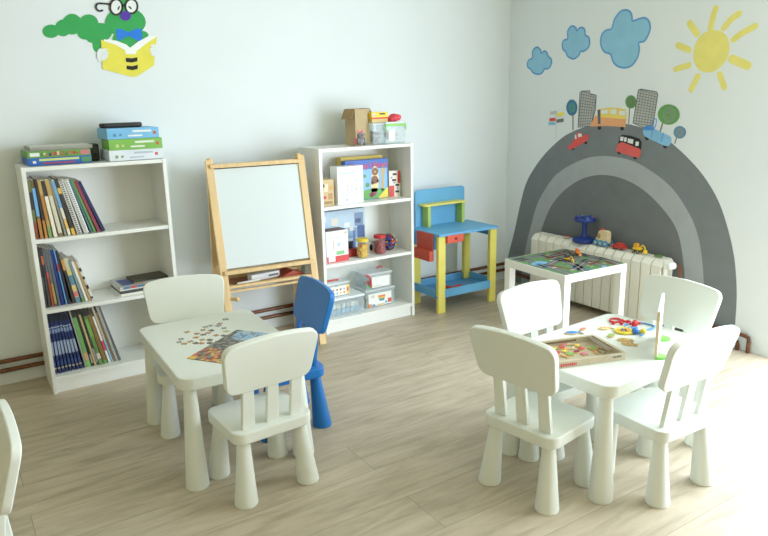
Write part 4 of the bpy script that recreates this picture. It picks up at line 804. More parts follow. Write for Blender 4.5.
tub('low clear tub with a rainbow label at the right of the bottom shelf', TG, -1.425, -.195, Z3+.0004, .245, .165, .118, CLEAR2, contents=pile(.2, .12, .05, [g_(206, 60, 50), g_(70, 150, 90), g_(70, 120, 190), g_(226, 150, 60)], 30, .025, 8),
    lab=[(-.1, .09, .012, .1, g_(232, 234, 230)), (-.02, .04, .07, .082, g_(226, 110, 60)), (-.018, .038, .06, .07, g_(230, 170, 70)), (-.015, .035, .05, .06, g_(110, 170, 100)), (-.01, .03, .04, .05, g_(70, 110, 180)), (-.075, -.05, .07, .09, g_(210, 200, 180)), (-.1, -.075, .006, .03, g_(220, 130, 60)), (-.07, -.045, .006, .024, g_(90, 150, 200)), (-.03, .03, .006, .02, g_(214, 190, 150)), (.06, .09, .02, .05, g_(200, 70, 60)), (.035, .055, .02, .034, g_(100, 160, 210))])
ut = tub('clear tub with a red handle and white label, stacked on the rainbow-label tub', TG, -1.425, -.19, Z3+.1322, .22, .15, .098, CLEAR2, contents=pile(.18, .11, .05, [g_(206, 190, 160), g_(190, 60, 60), g_(90, 160, 100), g_(180, 180, 190)], 18, .026, 11),
    lab=[(-.06, .085, .008, .082, g_(234, 236, 234)), (-.05, .02, .016, .022, g_(206, 200, 180)), (-.1, -.075, .01, .03, g_(120, 196, 120)), (-.098, -.08, .04, .06, g_(214, 90, 90))])
MB().tube([(-.112, -.075, .11), (-.09, -.085, .10), (-.078, -.088, .07), (-.076, -.088, .035), (-.08, -.086, .02)], .0065, c_(196, 44, 60)).build('handle', ut, label='red curved handle')
MB().tube([(.05, .04, .112), (.075, .04, .122), (.10, .04, .112)], .006, c_(196, 44, 60)).build('handle', ut, label='red handle at the back')
# ------------------------------------------------------------------ things in the easel tray (easel-local to world)
ER = Matrix.Translation((-2.286, -.464, 0)) @ Matrix.Rotation(-.077, 4, 'Z')
def onTray(x, y, z=.4304): q = ER @ Vector((x, y, z)); return (q.x, q.y, q.z)
er = MB(); er.box((0, 0, .022), (.2, .055, .042), c_(226, 228, 230, .4), bev=.006); er.box((.055, -.0278, .022), (.07, .002, .012), c_(90, 92, 96)); tag(er.build('board_eraser', None, onTray(-.01, .2), (0, 0, .1)), 'white board eraser lying in the easel tray', 'eraser')
pn_ = MB(); pn_.cyl((-.07, 0, .010), (.05, 0, .010), .0095, WH); pn_.cyl((.05, 0, .010), (.085, 0, .010), .0098, WH); pn_.cyl((-.095, 0, .010), (-.07, 0, .010), .0105, BLACK); tag(pn_.build('marker_pen', None, onTray(-.14, .135), (0, 0, .15)), 'white marker pen with a black cap in the easel tray', 'pen')
rdg = MB(); rdg.prism([(-.085, 0), (.085, 0), (.085, .004), (.0, .038), (-.085, .006)], .13, c_(168, 62, 44), Matrix(((1, 0, 0, 0), (0, 0, 1, -.065), (0, 1, 0, 0), (0, 0, 0, 1)))); tag(rdg.build('red_folder', None, onTray(.16, .21)), 'red-brown folded card at the right end of the easel tray', 'folder')
# ------------------------------------------------------------------ toys on the radiator
RZ = 0.4835
def wheel(parent, x, y, z, r, m, w=.012, axis='X'):
    o = MB(); d = w/2
    if axis == 'X': o.cyl((x-d, y, z), (x+d, y, z), r, m, seg=18).cyl((x-d-.001, y, z), (x+d+.001, y, z), r*.4, c_(206, 190, 150), seg=12)
    else: o.cyl((x, y-d, z), (x, y+d, z), r, m, seg=18).cyl((x, y-d-.001, z), (x, y+d+.001, z), r*.4, c_(206, 190, 150), seg=12)
    return o.build('wheel', parent)
NB = c_(28, 50, 128, .45)
st = thing('spool_toy', 'dark blue toy stand with round base and top disc, on the radiator', 'toy', (-.088, -.905, RZ))
MB().ring([(0, 0), (.078, 0), (.082, .008), (.080, .022), (.066, .030), (.03, .036), (0, .036)], NB, seg=28).build('base', st)
MB().ring([(.026, .034), (.018, .06), (.017, .12), (.026, .150)], NB, seg=20).build('column', st)
MB().ring([(0, .146), (.03, .148), (.072, .150), (.076, .158), (.072, .172), (0, .176)], NB, seg=28).build('top_disc', st)
for a in range(6): MB().ball((.056*math.cos(a*PI/3), .056*math.sin(a*PI/3), .177), (.014, .014, .008), [c_(38, 66, 150), c_(70, 110, 190), c_(90, 60, 130)][a % 3], 12).build('peg', st)
wt = thing('wooden_vehicle', 'natural wood toy vehicle with blue wheels, beside the blue stand on the radiator', 'toy', (-.088, -1.075, RZ))
WD = wood((226, 202, 156), 'Y')
b = MB(); b.prism(round_poly([(-.05, .022), (.05, .022), (.05, .108), (-.028, .108), (-.034, .06), (-.05, .055)], [.006, .006, .025, .02, .008, .008]), .04, WD, Matrix(((0, 0, -1, .02), (-1, 0, 0, 0), (0, 1, 0, 0), (0, 0, 0, 1))), bev=.003); b.build('body', wt)
MB().prism(round_poly([(-.03, .05), (.0, .05), (.0, .085), (-.025, .085)], .008), .0414, c_(166, 130, 86), Matrix(((0, 0, -1, .0207), (-1, 0, 0, .01), (0, 1, 0, 0), (0, 0, 0, 1)))).build('window', wt)
for y in (.04, .0, -.04): wheel(wt, -.026, y, .021, .021, c_(74, 140, 184)); wheel(wt, .026, y, .021, .021, c_(74, 140, 184))
MB().ball((0, .012, .112), .011, c_(206, 60, 60), 12).build('knob', wt)
def toy_car(label, loc, rz, L, W, H, m, m2, name='toy_car', group=None):
    t = thing(name, label, 'toy car', loc, rz, group)
    b = MB(); b.prism(round_poly([(-L/2, H*.2), (L/2, H*.2), (L/2, H*.55), (L*.28, H*.62), (L*.16, H), (-L*.26, H), (-L*.36, H*.62), (-L/2, H*.58)], min(L, H)*.08, 2), W, m, Matrix(((1, 0, 0, 0), (0, 0, -1, W/2), (0, 1, 0, 0), (0, 0, 0, 1))), bev=min(W, H)*.06); b.build('body', t)
    MB().box((-L*.04, 0, H*.80), (L*.36, W*1.01, H*.2), m2).build('window', t)
    for x in (-L*.28, L*.28):
        for y in (-W*.46, W*.46): wheel(t, x, y, H*.22, H*.22, BLACK, W*.16, 'Y')
    return t
toy_car('long red toy car on the radiator, between the wooden vehicle and the yellow digger', (-.092, -1.212, RZ), PI/2+.05, .105, .045, .042, c_(190, 52, 42), c_(140, 40, 36))
def digger(name, label, loc, rz, s, m, m2, group=None):
    t = thing(name, label, 'toy digger', loc, rz, group)
    b = MB(); b.box((0, 0, .33*s), (.6*s, .4*s, .16*s), m, bev=.03*s); b.box((-.12*s, 0, .55*s), (.26*s, .34*s, .32*s), m2, bev=.03*s); b.build('body', t)
    a = MB(); a.tube([(.18*s, 0, .38*s), (.42*s, 0, .66*s), (.62*s, 0, .52*s), (.66*s, 0, .3*s)], .05*s, m); a.build('boom', t)
    k = MB(); k.prism([(.54*s, .08*s), (.8*s, .08*s), (.76*s, .3*s), (.6*s, .32*s)], .28*s, m, Matrix(((1, 0, 0, 0), (0, 0, -1, .14*s), (0, 1, 0, 0), (0, 0, 0, 1))), bev=.02*s); k.build('bucket', t)
    for x in (-.2*s, .2*s):
        for y in (-.2*s, .2*s): wheel(t, x, y, .13*s, .13*s, BLACK, .1*s, 'Y')
    return t
digger('toy_digger', 'yellow and orange toy digger on the radiator', (-.092, -1.36, RZ), -PI/2, .088, c_(240, 200, 44), c_(232, 160, 40))
gt = MB(); gt.box((0, 0, .007), (.03, .05, .012), c_(96, 130, 70), bev=.003); gt.box((0, .012, .016), (.022, .02, .008), c_(60, 80, 50), bev=.002); tag(gt.build('green_toy_piece', None, (-.085, -1.515, RZ), (0, 0, .2)), 'small green toy piece at the valve end of the radiator', 'toy')
rt = MB(); rt.box((0, 0, .006), (.03, .045, .011), c_(206, 190, 180), bev=.003); rt.ball((0, -.008, .014), (.01, .014, .007), c_(196, 60, 60), 10); tag(rt.build('red_toy_piece', None, (-.088, -.735, RZ), (0, 0, .3)), 'small red and white toy piece left of the blue stand on the radiator', 'toy')
# ------------------------------------------------------------------ toys on the playmat table
PZ = .4515
digger('toy_digger', 'tiny black and yellow toy digger in the middle of the playmat', (-.535, -1.155, PZ), -1.3, .06, c_(226, 166, 50), c_(44, 48, 66))
digger('toy_digger', 'tiny orange toy digger at the far side of the playmat, by the radiator', (-.345, -1.075, PZ), -2.0, .062, c_(232, 136, 40), c_(220, 96, 40))
toy_car('tiny black toy car beside the orange digger on the playmat', (-.40, -1.075, PZ), .5, .05, .03, .024, c_(50, 52, 54), c_(80, 84, 90))

# ------------------------------------------------------------------ jigsaw on the left table
TZ = .4801
def piece_outline(s, knobs):
    h = s/2; k = s*.2; pts = []
    cor = [(-h, -h), (h, -h), (h, h), (-h, h)]
    for i in range(4):
        a = Vector(cor[i]); b = Vector(cor[(i+1) % 4]); d = (b-a).normalized(); n = Vector((d.y, -d.x)); m = (a+b)/2; g = knobs[i]
        pts.append(a)
        if g:
            pts += [m - d*k*.6, m - d*k*1.0 + n*g*k*.7, m - d*k*.5 + n*g*k*1.5, m + d*k*.5 + n*g*k*1.5, m + d*k*1.0 + n*g*k*.7, m + d*k*.6]
    return [(p.x, p.y) for p in pts]
PP = [(-2.821, -1.052, 0), (-2.867, -1.1, 1), (-2.875, -1.176, 0), (-2.942, -1.107, 0), (-2.915, -1.103, 0), (-2.885, -1.125, 0), (-2.965, -1.142, 1), (-3.035, -1.126, 1), (-2.935, -1.172, 2), (-2.958, -1.198, 1), (-3.004, -1.178, 1), (-2.983, -1.208, 2),
      (-3.024, -1.226, 1), (-2.94, -1.252, 1), (-2.985, -1.295, 2), (-3.012, -1.272, 1), (-3.087, -1.205, 0), (-3.106, -1.24, 0), (-3.092, -1.275, 1), (-3.062, -1.262, 1), (-3.05, -1.296, 2), (-3.03, -1.312, 1), (-2.882, -1.228, 3), (-2.912, -1.278, 2), (-2.962, -1.338, 1), (-2.998, -1.335, 2)]
PM = [c_(150, 152, 148), c_(176, 140, 84), c_(112, 100, 78), c_(190, 190, 130)]
PL = ['loose grey-backed jigsaw piece on the left table', 'loose tan and orange jigsaw piece on the left table', 'loose dark brown jigsaw piece on the left table', 'loose pale yellow-green jigsaw piece on the left table']
PGp = ['loose jigsaw pieces, grey', 'loose jigsaw pieces, tan', 'loose jigsaw pieces, dark brown', 'loose jigsaw pieces, pale']
r = random.Random(21); protos = {}
for x, y, k in PP:
    key = (k, r.randrange(2))
    if key not in protos:
        m = MB(); m.prism(piece_outline(.021, [r.choice((-1, 1)) for _ in range(4)]), .0022, PM[k])
        if k in (1, 2): m.box((.002, .001, .0023), (.009, .006, .0004), c_(206, 110, 60) if k == 1 else c_(60, 60, 64))
        o = m.build('puzzle_piece', smooth=0); protos[key] = o
    else:
        o = protos[key].copy(); COL.objects.link(o)
    o.location = (x, y, TZ); o.rotation_euler = (0, 0, r.uniform(0, 6.28)); tag(o, PL[k], 'puzzle piece', PGp[k])
ps = MB(); PW, PH_ = .375, .26; nx, ny = 26, 20
r = random.Random(5)
cols = {'fl': [g_(196, 90, 60), g_(214, 170, 60), g_(120, 60, 50), g_(206, 120, 90), g_(150, 110, 60)], 'gr': [g_(84, 86, 84), g_(112, 110, 104), g_(64, 62, 58), g_(134, 130, 120)], 'ye': [g_(226, 190, 60), g_(206, 160, 70), g_(96, 84, 60)], 'sk': [g_(120, 164, 206), g_(150, 182, 210), g_(96, 130, 170), g_(180, 190, 196)]}
ps.box((0, 0, .001), (PW, PH_, .002), c_(92, 88, 80))
for i in range(nx):
    for j in range(ny):
        u, v = (i+.5)/nx, (j+.5)/ny
        key = 'fl' if u < .34 and r.random() < .75 and v > .15 + .6*u - .4*(u < .2) else ('sk' if u > .70 and v < .80 + .1*math.sin(9*u) else ('ye' if .3 < u < .52 and .35 < v < .62 else 'gr'))
        ps.box((-PW/2+PW*u, -PH_/2+PH_*v, .0022), (PW/nx*1.02, PH_/ny*1.02, .0006), r.choice(cols[key]))
tag(ps.build('puzzle_picture', None, (-2.912, -1.453, TZ), (0, 0, .627), smooth=0), 'jigsaw picture sheet with red flowers, grey houses and blue sky on the left table', 'puzzle')

# ------------------------------------------------------------------ tray and wooden toys on the right table
tc = Vector((-1.812, -2.362, TZ)); ta = -.295
ct = thing('cardboard_tray', 'shallow open cardboard tray of small wooden shapes on the right table', 'tray', tc, ta)
w, d, hh = .305, .222, .027; KC = c_(188, 176, 150, .85, .06, 30); KO = c_(214, 206, 180, .8, .05, 30)
MB().box((0, 0, .0015), (w, d, .003), c_(178, 166, 138, .85, .05, 20)).build('tray_base', ct)
def wall(cx, cy, sx, sy, lab=None):
    return MB().box((cx, cy, hh/2+.001), (sx, sy, hh), KO if lab else KC, bev=.0008).build('side_wall', ct, label=lab)
wf = wall(0, -d/2, w, .012, None); wall(0, d/2, w, .014); wall(-w/2, 0, .012, d-.012); wall(w/2, 0, .014, d-.014)
sp = MB()
for k in range(9): sp.box((-.135+.0080*k, -d/2-.0064, .013), (.0052, .0012, .010 if k % 3 else .013), c_(200, 52, 66))
for k in range(5): sp.box((.098+.008*k, -d/2-.0064, .018), (.005, .0012, .008), c_(90, 90, 90))
for k in range(10): sp.box((-.02+.011*k, -d/2-.0064, .012+.006*(k % 3)), (.008, .0012, .003), c_(196, 150, 120))
sp.build('side_print', ct, label='red lettering along the tray side', smooth=0)
fp = MB(); fp.prism([(.098, -.06), (.128, -.075), (.132, .09), (.112, .10), (.104, .02)], .002, c_(120, 108, 90), Matrix.Translation((0, 0, hh+.0005))); fp.build('torn_flap', ct, smooth=0)
dk = MB(); dk.box((-.02, d/2-.0078, .018), (.17, .0016, .008), c_(110, 98, 80)); dk.build('side_slot', ct, smooth=0)
SH = {'pink flower': (c_(222, 110, 140), 0), 'red strawberry': (c_(206, 56, 60), 1), 'pale cream bone': (c_(226, 206, 176), 2), 'yellow star': (c_(228, 206, 70), 3), 'green leaf': (c_(110, 190, 80), 4), 'orange fish': (c_(232, 160, 80), 2), 'maroon oval': (c_(140, 40, 56), 4)}
def shape_pts(k, s):
    if k == 0: return [(s*(.75+.25*math.cos(5*a))*math.cos(a), s*(.75+.25*math.cos(5*a))*math.sin(a)) for a in [2*PI*i/30 for i in range(30)]]
    if k == 1: return smooth_closed([(0, -s), (s*.7, -s*.2), (s*.75, s*.5), (0, s*.7), (-s*.75, s*.5), (-s*.7, -s*.2)])
    if k == 2: return smooth_closed([(-s, -s*.4), (-s*.5, -s*.1), (s*.4, -s*.3), (s, -s*.5), (s*.8, 0), (s, s*.5), (s*.4, s*.3), (-s*.5, s*.15), (-s, s*.4), (-s*.8, 0)])
    if k == 3: return [((s if i % 2 == 0 else s*.5)*math.cos(PI*i/5), (s if i % 2 == 0 else s*.5)*math.sin(PI*i/5)) for i in range(10)]
    return [(s*math.cos(2*PI*i/20), s*.6*math.sin(2*PI*i/20)) for i in range(20)]
TPs = [(-1.781, -2.268, 'pink flower'), (-1.815, -2.29, 'red strawberry'), (-1.755, -2.287, 'pale cream bone'), (-1.778, -2.318, 'pale cream bone'), (-1.872, -2.317, 'red strawberry'), (-1.836, -2.325, 'yellow star'), (-1.80, -2.357, 'maroon oval'), (-1.842, -2.362, 'green leaf'), (-1.878, -2.365, 'orange fish'), (-1.851, -2.279, 'yellow star'), (-1.905, -2.34, 'pink flower'), (-1.81, -2.315, 'orange fish'), (-1.88, -2.295, 'green leaf'), (-1.745, -2.31, 'yellow star'), (-1.795, -2.39, 'pink flower'), (-1.76, -2.345, 'red strawberry'), (-1.742, -2.258, 'pale cream bone'),
       (-1.714, -2.367, 'big green disc'), (-1.690, -2.385, 'pale cream bone2'), (-1.68, -2.412, 'red strawberry2'), (-1.718, -2.415, 'pale cream bone2'), (-1.742, -2.405, 'orange fish2')]
r = random.Random(3)
for x, y, nm in TPs:
    side = 'at the left end of the cardboard tray'
    base = nm.rstrip('2')
    if nm.endswith('2'): side = 'at the right end of the cardboard tray'
    if nm == 'big green disc':
        m = MB(); m.prism([(.021*math.cos(2*PI*i/22), .021*math.sin(2*PI*i/22)) for i in range(22)], .006, c_(206, 176, 120), bev=.001); m.prism([(.014*math.cos(2*PI*i/18), .014*math.sin(2*PI*i/18)) for i in range(18)], .0008, c_(120, 190, 80), Matrix.Translation((0, 0, .006)))
        tag(m.build('wooden_disc', None, (x, y, TZ+.0035), (0, 0, 0)), 'round wooden disc with a green picture in the right half of the cardboard tray', 'wooden toy'); continue
    mm, k = SH[base]; m = MB(); m.prism(shape_pts(k, .018), .005, c_(214, 186, 134)); m.prism(shape_pts(k, .0165), .0008, mm, Matrix.Translation((0, 0, .005)))
    tag(m.build('wooden_shape', None, (x, y, TZ+.0035), (0, 0, r.uniform(0, 6.28)), smooth=0), 'small %s shaped wooden piece %s' % (base, side), 'wooden toy', '%s pieces %s' % (base, side))
# loose toys behind the tray
def wshape(name, label, x, y, rz, pts, mm, dots=None, h=.006, sc=1.0):
    m = MB(); m.prism(pts, h, c_(216, 190, 140), bev=.0008)
    m.prism([(a*.86, b*.86) for a, b in pts], .0008, mm, Matrix.Translation((0, 0, h)))
    for (a, b, rr, dm) in (dots or []): m.prism([(a+rr*math.cos(PI*i/5), b+rr*math.sin(PI*i/5)) for i in range(10)], .0006, dm, Matrix.Translation((0, 0, h+.0008)))
    tag(m.build(name, None, (x, y, TZ+.0003), (0, 0, rz), smooth=0), label, 'wooden toy')
fishp = smooth_closed([(-.035, .0), (-.02, .016), (.005, .018), (.022, .006), (.034, .014), (.03, -.002), (.034, -.016), (.02, -.008), (.0, -.018), (-.022, -.014)])
wshape('blue_wooden_shape', 'blue wooden shape behind the cardboard tray on the right table', -1.63, -2.186, -.5, [(a*1.2, b*1.1) for a, b in fishp], c_(60, 130, 206))
wshape('red_wooden_shape', 'small reddish wooden shape next to the blue one behind the tray', -1.556, -2.178, .2, shape_pts(4, .02), c_(206, 120, 110))
wshape('dotted_wooden_shape', 'cream wooden shape with orange dots, left of the bead strings', -1.468, -2.228, -.4, fishp, c_(226, 206, 150), [(-.018, .002, .006, c_(226, 120, 50)), (.0, .004, .006, c_(206, 80, 50)), (.014, -.002, .005, c_(226, 150, 60))])
wshape('green_wooden_leaf', 'small green leaf-shaped wooden piece beside the yellow ring', -1.525, -2.308, .3, shape_pts(4, .026), c_(150, 176, 90))
wshape('brown_wooden_animal', 'brown wooden animal shape nearest the bead toys\' front, left one', -1.522, -2.378, -.7, fishp, c_(206, 166, 90), [(-.01, 0, .005, c_(150, 96, 50))])
wshape('brown_wooden_animal', 'brown and tan wooden animal shape lying closest to the board, right one', -1.548, -2.422, -1.1, fishp, c_(190, 146, 80), [(.0, .003, .005, c_(226, 206, 150)), (-.016, -.002, .004, c_(226, 206, 150))])
def cord(pts, r, m, bm, br, every=2):
    return [(p[0], p[1]) for p in pts]
rs = thing('red_bead_string', 'red threading string looped with red beads at the back of the right table', 'toy', (-1.335, -2.205, TZ))
lp = smooth_closed([(.0, .045), (.028, .03), (.02, .005), (-.015, .0), (-.03, .022)], 5)
m = MB(); m.tube([(a-.01, b, .0055) for a, b in lp], .005, c_(206, 44, 56), 8, True); m.tube([(a, b, .0055) for a, b in smooth_open([(-.01, .0), (.03, -.03), (-.0, -.05), (.045, -.075), (.03, -.05)])], .005, c_(206, 44, 56), 8); m.build('string', rs)
for a, b in ((-.055, -.005), (.0, -.012), (.012, -.035), (.035, -.055), (-.03, -.03)): MB().ball((a, b, .009), .0095, c_(200, 40, 52), 12).build('bead', rs)
bs = MB()
bs.tube([(a, b, .005) for a, b in smooth_closed([(-1.30, -2.27), (-1.29, -2.33), (-1.34, -2.35), (-1.40, -2.33), (-1.42, -2.28), (-1.37, -2.245)], 5)], .004, c_(74, 150, 214), 8, True)
bs.tube([(a, b, .0085) for a, b in smooth_open([(-1.42, -2.29), (-1.38, -2.31), (-1.44, -2.35), (-1.40, -2.37), (-1.45, -2.38)], 5)], .004, c_(74, 150, 214), 8)
tag(bs.build('blue_threading_cord', None, (.018, -.008, TZ)), 'light blue threading cord curled among the beads on the right table', 'toy')
yr = MB(); yr.tube([(.038*math.cos(2*PI*k/24), .038*math.sin(2*PI*k/24), .006) for k in range(24)], .0055, c_(236, 214, 70), 10, True); yr.tube([(.026*math.cos(2*PI*k/20)+.004, .026*math.sin(2*PI*k/20), .006) for k in range(20)], .004, c_(230, 200, 60), 8, True)
for k in range(5): yr.ball((.014*math.cos(k*1.26), .014*math.sin(k*1.26), .007), .007, [c_(206, 60, 56), c_(70, 130, 200), c_(206, 60, 56), c_(90, 160, 90), c_(230, 150, 60)][k], 10)
tag(yr.build('yellow_bead_ring', None, (-1.435, -2.305, TZ+.0003)), 'yellow ring toy with small coloured beads in it', 'toy')
for nm, x, y, cc, lab in (('red_ball', -1.342, -2.288, (204, 44, 44), 'red wooden ball behind the blue one on the right table'), ('blue_ball', -1.418, -2.35, (44, 110, 196), 'blue wooden ball between the yellow ring and the yellow ball'), ('yellow_ball', -1.398, -2.376, (234, 204, 60), 'yellow wooden ball nearest the upright board')):
    tag(MB().ball((0, 0, .0145), .0145, c_(*cc), 18).build(nm, None, (x, y, TZ)), lab, 'ball')
# upright board on green feet
bdir = math.atan2(.153, .244)
ub = thing('upright_board', 'white upright game board on green feet, standing edge-on on the right table', 'board', (-1.484, -2.512, TZ), bdir)
m = MB(); m.box((0, 0, .104), (.28, .011, .192), c_(238, 240, 238, .4, .01), bev=.001); m.build('panel', ub)
MB().box((-.1409, 0, .104), (.0018, .0112, .186), wood((206, 180, 136), 'Z')).build('wood_edge', ub, label='bare wooden edge')
for x in (-.112, .112):
    f = MB(); f.prism([(.030*math.cos(-PI*i/16), .046*math.sin(-PI*i/16)) for i in range(17)], .011, c_(112, 196, 72), bev=.002); f.build('foot', ub, (x, .002, 0), label="green half-oval foot")

# ------------------------------------------------------------------ painted murals
PG_ = lambda r_, g, b: mat((r_, g, b), .85, .05, 10)
def paint(keys_mats, name, parent, wall, base=.0010, label=None):
    m = MB()
    for i, (pts, mm) in enumerate(keys_mats):
        e = base + .00025*i
        m.prism(pts, .0, mm, (MA if wall == 'A' else MBw)(e))
    return m.build(name, parent, label=label, smooth=0)
GW, GW2 = PG_(50, 156, 80), PG_(50, 156, 80)
w = thing('bookworm_mural', 'painted green bookworm with glasses and a blue bow tie reading a yellow book', 'wall painting')
paint([(M['w_body%d' % i], GW if i % 2 else GW2) for i in (7, 6, 9, 0, 1, 3, 2, 5, 4, 8, 11, 10)], 'body', w, 'A')
paint([(M['w_cover'], PG_(226, 216, 78)), (M['w_page'], PG_(238, 242, 242)), (M['w_stripe0'], PG_(26, 28, 30)), (M['w_stripe1'], PG_(26, 28, 30))], 'book', w, 'A', .0045)
paint([(M['w_bow'], PG_(36, 116, 222))], 'bow_tie', w, 'A', .0047)
paint([(M['w_nose'], PG_(78, 48, 160))], 'nose', w, 'A', .0062)
gl = []
for k in (0, 1): gl += [(M['w_lens%d' % k], PG_(232, 238, 238))]
paint(gl, 'eyes', w, 'A', .0046); paint([(M['w_pupil0'], PG_(30, 40, 40)), (M['w_pupil1'], PG_(30, 40, 40))], 'pupils', w, 'A', .0053)
def closed_ribbon(pts, wd):
    n = len(pts); P = [Vector(p) for p in pts]; quads = []
    for i in range(n):
        def off(j, s):
            d = (P[(j+1) % n]-P[j-1]).normalized(); q = P[j % n]+Vector((-d.y, d.x))*s; return (q.x, q.y)
        j = (i+1) % n; quads.append([off(i, wd/2), off(j, wd/2), off(j, -wd/2), off(i, -wd/2)])
    return quads
fr = [(q, BLACK) for k in (0, 1) for q in closed_ribbon(M['w_lens%d' % k], .011)] + [(ribbon(smooth_open(M['w_arm']), .010), BLACK), (ribbon(smooth_open(M['w_bridge']), .008), BLACK)]
m = MB()
for q, mm in fr: m.prism(q, 0, mm, MA(.0058))
m.build('glasses', w, smooth=0)
for s in 'lr': paint([(M['w_hand%s%d' % (s, i)], PG_(222, 230, 233)) for i in range(5)], 'hand', w, 'A', .0058)
CL, CLO = PG_(134, 190, 222), PG_(84, 148, 208)
for k, lab in enumerate(('smallest painted blue cloud, nearest the room corner', 'middle-sized painted blue cloud between the other two clouds', 'largest painted blue cloud, next to the sun')):
    t = thing('cloud_mural', lab, 'wall painting', group='painted clouds on the right wall')
    o = smooth_closed(M['cloud%d' % k], 3)
    paint([(o, CL)], 'cloud_fill', t, 'B')
    mm = MB()
    for q in closed_ribbon(o, .012): mm.prism(q, 0, CLO, MBw(.0016))
    mm.build('outline', t, smooth=0)
s = thing('sun_mural', 'painted yellow sun with nine rays on the right wall', 'wall painting')
SY = PG_(230, 220, 120)
paint([(smooth_closed(M['sun'], 3), SY)], 'disc', s, 'B')
for k in range(9): paint([(ribbon(smooth_open(M['ray%d' % k]) if len(M['ray%d' % k]) > 2 else M['ray%d' % k], (.040, .036, .036, .036, .048, .036, .036, .036, .038)[k]), SY)], 'ray', s, 'B')
a = thing('road_arch_mural', 'large painted grey road arch in three bands around the radiator', 'wall painting')
AO = [(-.012, .0), (-.03, .11)] + M['arch_out'] + [(-2.018, .0)]
AMd = [(-.20, .0), (-.205, .12)] + M['arch_mid'] + [(-1.80, .2), (-1.805, .0)]
AI = [(-.375, .0), (-.38, .3)] + M['arch_in'] + [(-1.67, .2), (-1.675, .0)]
def sm(p): return [p[0]] + smooth_open(p[1:-1], 4) + [p[-1]]
paint([(sm(AO), PG_(112, 119, 124))], 'outer_band', a, 'B', .0008, 'dark grey outer band'); paint([(sm(AMd), PG_(158, 165, 170))], 'middle_band', a, 'B', .0014, 'light grey middle band'); paint([(sm(AI), PG_(104, 108, 111))], 'inner_field', a, 'B', .0020, 'dark grey inner field')
WP = 'wall painting'
GB, GL = PG_(172, 175, 173), PG_(78, 80, 82)
def tower(key, lab, rows, cols_):
    t = thing('tower_mural', lab, WP, group='painted tower blocks'); o = M[key]; paint([(o, GB)], 'facade', t, 'B', .0005)
    m = MB(); L0, R0 = Vector(o[0]), Vector(o[-1] if key == 'bldA' else o[-2]); L1, R1 = Vector(o[1] if key == 'bldB' else o[2]), Vector(o[5] if key == 'bldA' else o[4])
    for k in range(rows+1):
        f = k/rows; m.prism(ribbon([L0.lerp(L1, f), R0.lerp(R1, f)], .0028, False), 0, GL, MBw(.0008))
    for k in range(cols_+1):
        f = k/cols_; m.prism(ribbon([L0.lerp(R0, f), L1.lerp(R1, f)], .0028 if 0 < k < cols_ else .005, False), 0, GL, MBw(.0010))
    for q in closed_ribbon(o, .006): m.prism(q, 0, GL, MBw(.0012))
    m.build('window_grid', t, smooth=0)
tower('bldA', 'painted grey tower block with stepped roof, behind the orange bus', 12, 6)
tower('bldB', 'painted grey tower block with flat tilted roof, between the trees', 12, 7)
def ptree(key, lab, cm, wd, sw=None):
    t = thing('tree_mural', lab, WP, group='painted trees on the arch')
    paint([(ribbon(M[key+'t'], wd, False), PG_(134, 122, 110))], 'trunk', t, 'B', .0022)
    paint([(M[key], cm)], 'crown', t, 'B', .0026)
    m = MB(); P = [Vector(p) for p in M[key]]; c = sum(P, Vector((0, 0)))/len(P)
    sp_ = [c + (P[int(i*len(P)/17) % len(P)]-c)*(.1+.6*i/16) for i in range(17)]
    sp_ = [c + Vector((math.cos(i*1.1), math.sin(i*1.1)))*((P[0]-c).length*(.15+.5*i/16)) for i in range(17)]
    m.prism(ribbon(smooth_open([(v.x, v.y) for v in sp_], 3), .006, False), 0, sw or PG_(132, 140, 130), MBw(.0031)); m.build('swirl', t, smooth=0)
ptree('bt0', 'painted tree with oval dark blue crown, left of the stepped tower', PG_(62, 112, 150), .012, PG_(84, 150, 130))
ptree('gt0', 'painted small tree with oval green crown, left of the tilted tower', PG_(86, 138, 78), .009, PG_(96, 120, 90))
ptree('gt1', 'painted tree with the largest round green crown, behind the blue car', PG_(92, 150, 82), .012)
ptree('bt1', 'painted tree with small round blue crown at the right end of the arch', PG_(88, 136, 168), .008, PG_(130, 140, 146))
t = thing('flag_post_mural', 'painted post with five small coloured flags at the left of the arch', WP)
paint([(ribbon(M['post'], .006, False), PG_(206, 208, 206))], 'post', t, 'B', .0022)
for k, cc in (('fl_grey', (186, 190, 190)), ('fl_yellow', (234, 218, 90)), ('fl_red', (206, 70, 66)), ('fl_blue', (130, 190, 220)), ('fl_dark', (104, 108, 110))): paint([(M[k], PG_(*cc))], 'flag', t, 'B', .0026)
PWn, PBk = PG_(222, 228, 226), PG_(38, 40, 42)
def pwheels(t, *ks):
    for k in ks: paint([(M[k], PBk)], 'wheel', t, 'B', .0030)
t = thing('bus_mural', 'painted orange and yellow bus driving over the top of the arch', WP)
pwheels(t, 'bus_wh0', 'bus_wh1'); paint([(M['bus_low'], PG_(226, 158, 112)), (M['bus_top'], PG_(234, 208, 100))], 'body', t, 'B', .0034)
paint([(M['bus_door'], PG_(92, 96, 98))], 'door', t, 'B', .0042)
for k in range(3): paint([(round_poly(M['bus_w%d' % k], .008, 3), PWn)], 'window', t, 'B', .0042)
t = thing('car_mural', 'painted small red car climbing the left side of the arch', WP)
pwheels(t, 'rc_wh0', 'rc_wh1'); paint([(smooth_closed(M['rc_body'], 3), PG_(212, 80, 78)), (M['rc_roof'], PG_(212, 80, 78))], 'body', t, 'B', .0034)
for k in range(2): paint([(M['rc_w%d' % k], PWn)], 'window', t, 'B', .0042)
t = thing('minibus_mural', 'painted red minibus with black top on the arch', WP)
